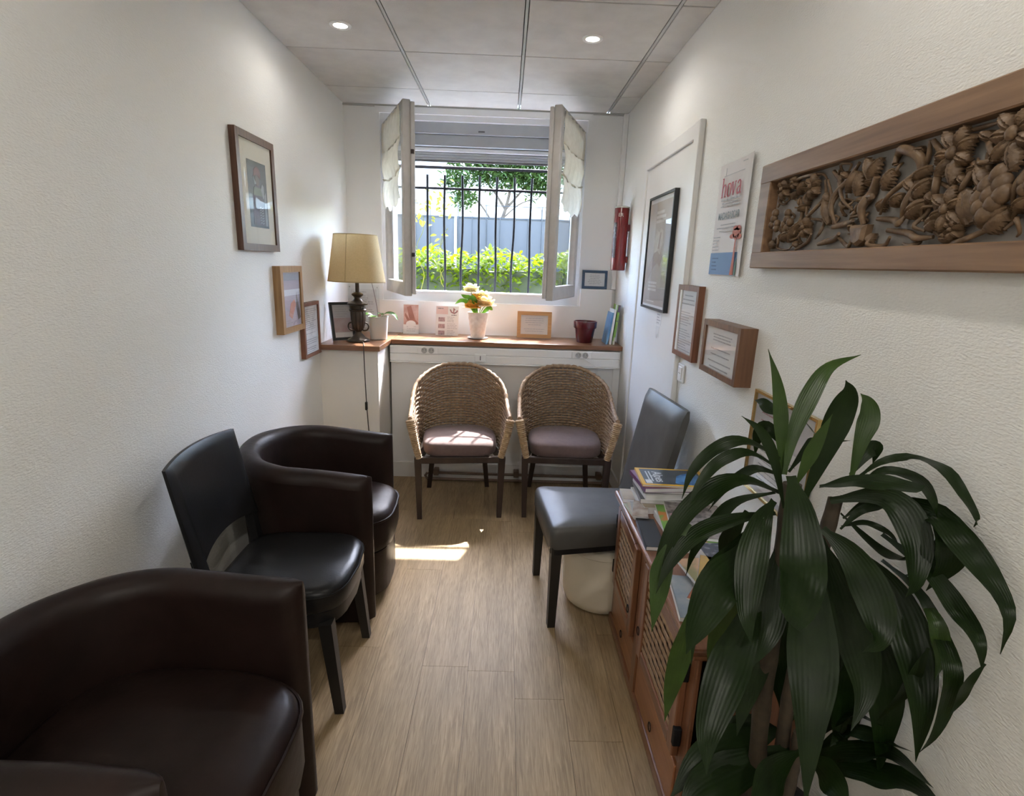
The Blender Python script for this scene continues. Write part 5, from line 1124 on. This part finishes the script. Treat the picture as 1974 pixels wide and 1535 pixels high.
# ================================================================== THE BIG DRACAENA
t = thing('dracaena_plant', 'tall dracaena with long arching dark leaves in front of the cabinet', 'plant', (.560, -3.075, 0))
MB().lathe([(.001, 0), (.115, 0), (.12, .01), (.150, .27), (.158, .275), (.158, .300), (.146, .300), (.140, .26), (.001, .26)], 36, cap=False).build('pot', M['darkpot'], t, 40)
MB().lathe([(.001, .262), (.141, .262)], 30, cap=False).build('soil', M['soil'], t)
for P, r0 in (([(-.02, .0, .25), (-.05, .01, .55), (-.055, .02, .85), (-.055, .035, 1.10)], .017), ([(.04, .03, .25), (.02, .04, .55), (.03, .05, .85), (.050, .06, 1.06)], .014), ([(.0, -.03, .25), (.03, .0, .42), (.035, .01, .55)], .012)):
    C = crom(P, 24); MB().tube(C, [r0*(1+.10*(i % 3 == 0)) for i in range(24)], 10).build('cane_stem', M['stemb'], t, 50)
for i, (P, wd, face, blunt) in enumerate(LEAVES):
    P = [Vector(p)-Vector((.560, -3.075, 0)) for p in P]
    v_, f_ = leaf_mesh(P, wd*.98, (-.35, -.9, .25) if face == 'f' else (-.1, -.5, .86), blunt, 20, .22, .10, .24, 1.15)
    o = MB().add(v_, f_).build('leaf', M['leaf_y'] if i in (0, 1, 3, 4, 47, 48, 49, 28) else M['leaf'], t, 75)
    uvl = o.data.uv_layers.new(name='blade')
    for lp in o.data.loops: uvl.data[lp.index].uv = ((lp.vertex_index % 5)/4, (lp.vertex_index//5)/20)
# ================================================================== OUTSIDE
g = tag(MB().box(-14, 14, .3, 40, -.3, -.02).build('ground', M['ground']), 'garden ground outside the window', 'ground', None, 'structure')
# window grille
t = thing('window_grille', 'black iron security bars outside the window', 'grille', (0, .245, 0))
for k in range(8):
    x = -.651+.1280*k if k < 7 else -.651+.128*7
    dx = .006*math.sin(k*2.2)
    MB().tube(crom([(x, 0, 1.17), (x+dx, 0, 1.45), (x-dx, 0, 1.75), (x, 0, 2.10)], 16), .0088, 8).build('bar', M['iron'], t, 60)
MB().tube(crom([(-.779, 0, 1.17), (-.779, 0, 2.10)], 4), .0088, 8).build('bar', M['iron'], t, 60)
for z, r in ((2.008, .009), (2.152, .011), (1.19, .008)): MB().tube([(-.88, .004, z), (.42, .004, z)], r, 8).build('cross_bar', M['iron'], t, 60)
# yellow climbing shoots on the bars
t = thing('climbing_vine', 'yellow-leaved climber twining on the left window bars', 'plant', (-.55, .27, 1.18)); rr = random.Random(5)
for x0, zt in ((-.0, .95), (.02, .55), (-.16, .85)):
    C = crom([(x0+.03*math.sin(k*1.7+x0*9), .012*math.cos(k*1.3), zt*k/8) for k in range(9)], 40); MB().tube(C, .0022, 5).build('shoot', M['vine'], t, 60)
for k in range(46):
    z = rr.choice([rr.uniform(.30, .9), rr.uniform(.6, .85), rr.uniform(.55, .9)]); x = rr.choice([0, -.03, -.14])+rr.gauss(0, .045); y_ = rr.uniform(-.01, .06); a = rr.uniform(0, 6.28); l = rr.uniform(.035, .06)
    dv = Vector((math.cos(a), .4*math.sin(a*2), .7*math.sin(a)-.3)).normalized()
    p = Vector((x, y_, z)); v_, f_ = leaf_mesh([p, p+dv*l*.5+Vector((0, 0, .004)), p+dv*l], l*.5, (0, -.8, .6), 0, 5, .2, 0, .1); MB().add(v_, f_).build('leaf', M['vine'], t, 70)
# hedge: inner mass, 300 nearest leaves as parts, the rest as stuff
t = thing('laurel_hedge', 'clipped bright green laurel hedge close outside the window', 'hedge', (-.3, 1.75, 0)); rr = random.Random(11)
vs = []; nx, nz = 50, 14
for j in range(nz+1):
    for i in range(nx+1):
        x = -2.4+4.8*i/nx; z = -.02+1.44*j/nz; vs.append((x, -.30+.10*noise.noise((x*3, z*3, 0))+.06*noise.noise((x*9, z*9, 3)), z+.05*noise.noise((x*4, 0, 7))))
nf = len(vs); vs += [(x, .35, z) for x, y_, z in vs]
fs = [(j*(nx+1)+i, j*(nx+1)+i+1, (j+1)*(nx+1)+i+1, (j+1)*(nx+1)+i) for j in range(nz) for i in range(nx)]
fs += [tuple(nf+q for q in f_)[::-1] for f_ in fs]+[(nz*(nx+1)+i, nz*(nx+1)+i+1, nf+nz*(nx+1)+i+1, nf+nz*(nx+1)+i) for i in range(nx)]
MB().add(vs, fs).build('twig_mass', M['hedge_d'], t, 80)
def simple_leaf(l, wd):
    v_, f_ = leaf_mesh([Vector((0, 0, 0)), Vector((l*.5, 0, l*.10)), Vector((l, 0, -.02*l))], wd, (0, 0, 1), 0, 6, .3, 0, .1); return v_, f_
lm = [MB().add(*simple_leaf(.085, .034)).mesh('laurel_leaf', M['hedge'], 75), MB().add(*simple_leaf(.070, .030)).mesh('laurel_leaf', M['hedge'], 75), MB().add(*simple_leaf(.098, .036)).mesh('laurel_leaf', M['hedge'], 75)]
def leaf_rot():
    a = rr.uniform(-PI, PI); return Matrix.Rotation(a, 4, 'Z') @ Matrix.Rotation(rr.uniform(-.9, .75), 4, 'Y') @ Matrix.Rotation(rr.uniform(-.8, .8), 4, 'X')
def hedge_spot():
    x = rr.uniform(-1.1, 1.0); top = 1.58+.03*math.sin(x*9)+.02*math.sin(x*23)
    z = top-abs(rr.gauss(0, .17)); y_ = -.34+rr.uniform(-.08, .10)-.03*math.sin(z*9)
    return Vector((x, y_, z))
for k in range(300):
    p = hedge_spot(); o = link('leaf', lm[k % 3], t); o.matrix_local = Matrix.Translation(p) @ leaf_rot()
m = MB()
def add_leaf(m, p, M4, l, wd):
    v_, f_ = simple_leaf(l, wd); m.add([M4 @ v + p for v in v_], f_)
for k in range(3600):
    x = rr.uniform(-2.4, 2.4); top = 1.585+.03*math.sin(x*9)+.02*math.sin(x*23)
    q = rr.random(); z = top-abs(rr.gauss(0, .20)) if q < .75 else rr.uniform(.2, 1.4); y_ = rr.uniform(-.40, -.22) if z < top-.10 else rr.uniform(-.36, .32)
    if z < 1.28 and rr.random() < .45: continue
    add_leaf(m, Vector((x, y_, z)), leaf_rot().to_3x3(), rr.uniform(.06, .095), rr.uniform(.026, .036))
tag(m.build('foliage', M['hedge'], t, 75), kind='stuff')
# grey fence
t = thing('garden_fence', 'grey sheet-metal garden fence with dark bars behind the hedge', 'fence', (0, 3.3, 0))
xs_ = [-4+.92*k for k in range(10)]
for a, b in zip(xs_[:-1], xs_[1:]):
    MB().box(a+.0015, b-.0015, 0, .03, 0, 2.035).build('fence_panel', M['fence'], t)
MB().box(-4, 4.28, .03, .04, 0, 2.03).build('backing_sheet', M['fence'], t)
MB().box(-4, 4.2, -.012, .04, 2.035, 2.055).build('cap_rail', M['fence_d'], t)
MB().rbox(-.735, -.705, -.045, -.005, 0, 2.05, .004, 1).build('fence_post', M['pvc'], t)
for k in range(34):
    x = -3.0+.178*k; zt = 2.21 if k % 2 else 2.06
    MB().tube([(x, -.05, 0), (x, -.05, zt)], .0065, 6).build('railing_bar', M['fence_d'], t, 60)
MB().tube([(-3, -.05, 2.19), (-1.0, -.05, 2.19)], .005, 6).build('railing_rail', M['fence_d'], t, 60)
MB().tube([(-.35, -.05, 2.19), (1.2, -.05, 2.19)], .005, 6).build('railing_rail', M['fence_d'], t, 60)
# lantern on a post
t = thing('garden_lantern', 'small pale wall lantern on a thin post beyond the fence', 'lantern', (.40, 3.6, 0))
MB().tube([(0, 0, 0), (0, 0, 2.20)], .012, 8).build('post', M['fence_d'], t, 60); MB().lathe([(.03, 2.20), (.05, 2.32), (.055, 2.33), (.01, 2.39)], 6).build('lantern_head', M['shutter'], t)
# tree
t = thing('garden_tree', 'leafy green tree with bare lower branches behind the fence', 'tree', (-.15, 5.4, 0)); rr = random.Random(3)
br = [([(-.35, 0, 0), (-.20, 0, 1.6), (.05, 0, 2.35), (.18, .1, 3.0)], .045), ([(.05, 0, 2.35), (-.25, .05, 2.75), (-.7, 0, 3.1)], .022), ([(-.08, 0, 2.0), (-.35, 0, 2.40), (-.75, -.1, 2.75)], .02), ([(.05, 0, 2.35), (.35, .05, 2.7), (.75, .1, 3.2)], .022), ([(0, 0, 2.2), (.3, 0, 2.45), (.65, 0, 2.55)], .014)]
for P, r0 in br:
    C = crom(P, 24); MB().tube(C, [r0*(1-.6*i/23) for i in range(24)], 8).build('branch', M['bark'], t, 60)
m = MB(); clumps = [(-.55, 3.0, .36), (-.1, 3.25, .45), (.35, 3.1, .42), (.75, 3.25, .40), (-.8, 2.75, .22), (-.62, 2.48, .20), (.55, 2.72, .25), (.12, 2.85, .30), (.2, 3.7, .6), (-.3, 3.8, .5), (.8, 3.7, .5), (-.7, 3.4, .34), (.75, 2.62, .16), (-.25, 2.85, .28), (.42, 2.88, .26), (.05, 3.05, .34), (.9, 2.9, .25)]
for cx_, cz_, r in clumps:
    for k in range(int(1500*r)):
        d_ = Vector((rr.gauss(0, 1), rr.gauss(0, 1), rr.gauss(0, .8))).normalized()*r*rr.random()**.4; p = Vector((cx_, rr.uniform(-.15, .15), cz_))+d_
        add_leaf(m, p, leaf_rot().to_3x3(), rr.uniform(.085, .13), rr.uniform(.026, .040))
tag(m.build('foliage', M['tree'], t, 75), kind='stuff')
# house across the garden
t = thing('white_house', 'pale rendered house with louvred shutters across the garden', 'building', (0, 12.0, 0))
MB().box(-7, 7, 0, 5, -.2, 6.5).build('wall', M['facade'], t)
def louvre(x0, x1, z0, z1):
    s = MB().box(x0, x1, -.05, -.001, z0, z1).build('shutter', M['shutter'], t)
    n = int((z1-z0)/.13)
    for k in range(n): MB().beam((x0+.05, -.065, z0+(k+.5)*(z1-z0)/n), (x1-.05, -.065, z0+(k+.5)*(z1-z0)/n), .02, .02, .07, .07).build('louvre', M['rail'], s)
for x0, x1 in ((-1.65, -.85), (1.05, 1.75), (-4.2, -3.4), (3.4, 4.2)): louvre(x0, x1, 3.35, 5.0)
for x0, x1 in ((-3.3, -1.75),): 
    wn = MB().box(x0, x1, -.04, 0, 3.6, 4.9).build('house_window', M['shutter'], t); MB().box(x0+.1, x1-.1, -.045, -.04, 3.7, 4.8).build('pane', C_('far_pane', (.35, .38, .40), rough=.1), wn)
MB().box(-7, 7, -.12, 0, 3.12, 3.22).build('string_course', M['facade'], t)
MB().box(-7.3, 7.3, -.4, 5.4, 6.5, 6.7).build('roof', C_('zinc_roof', (.22, .23, .25), rough=.6), t)
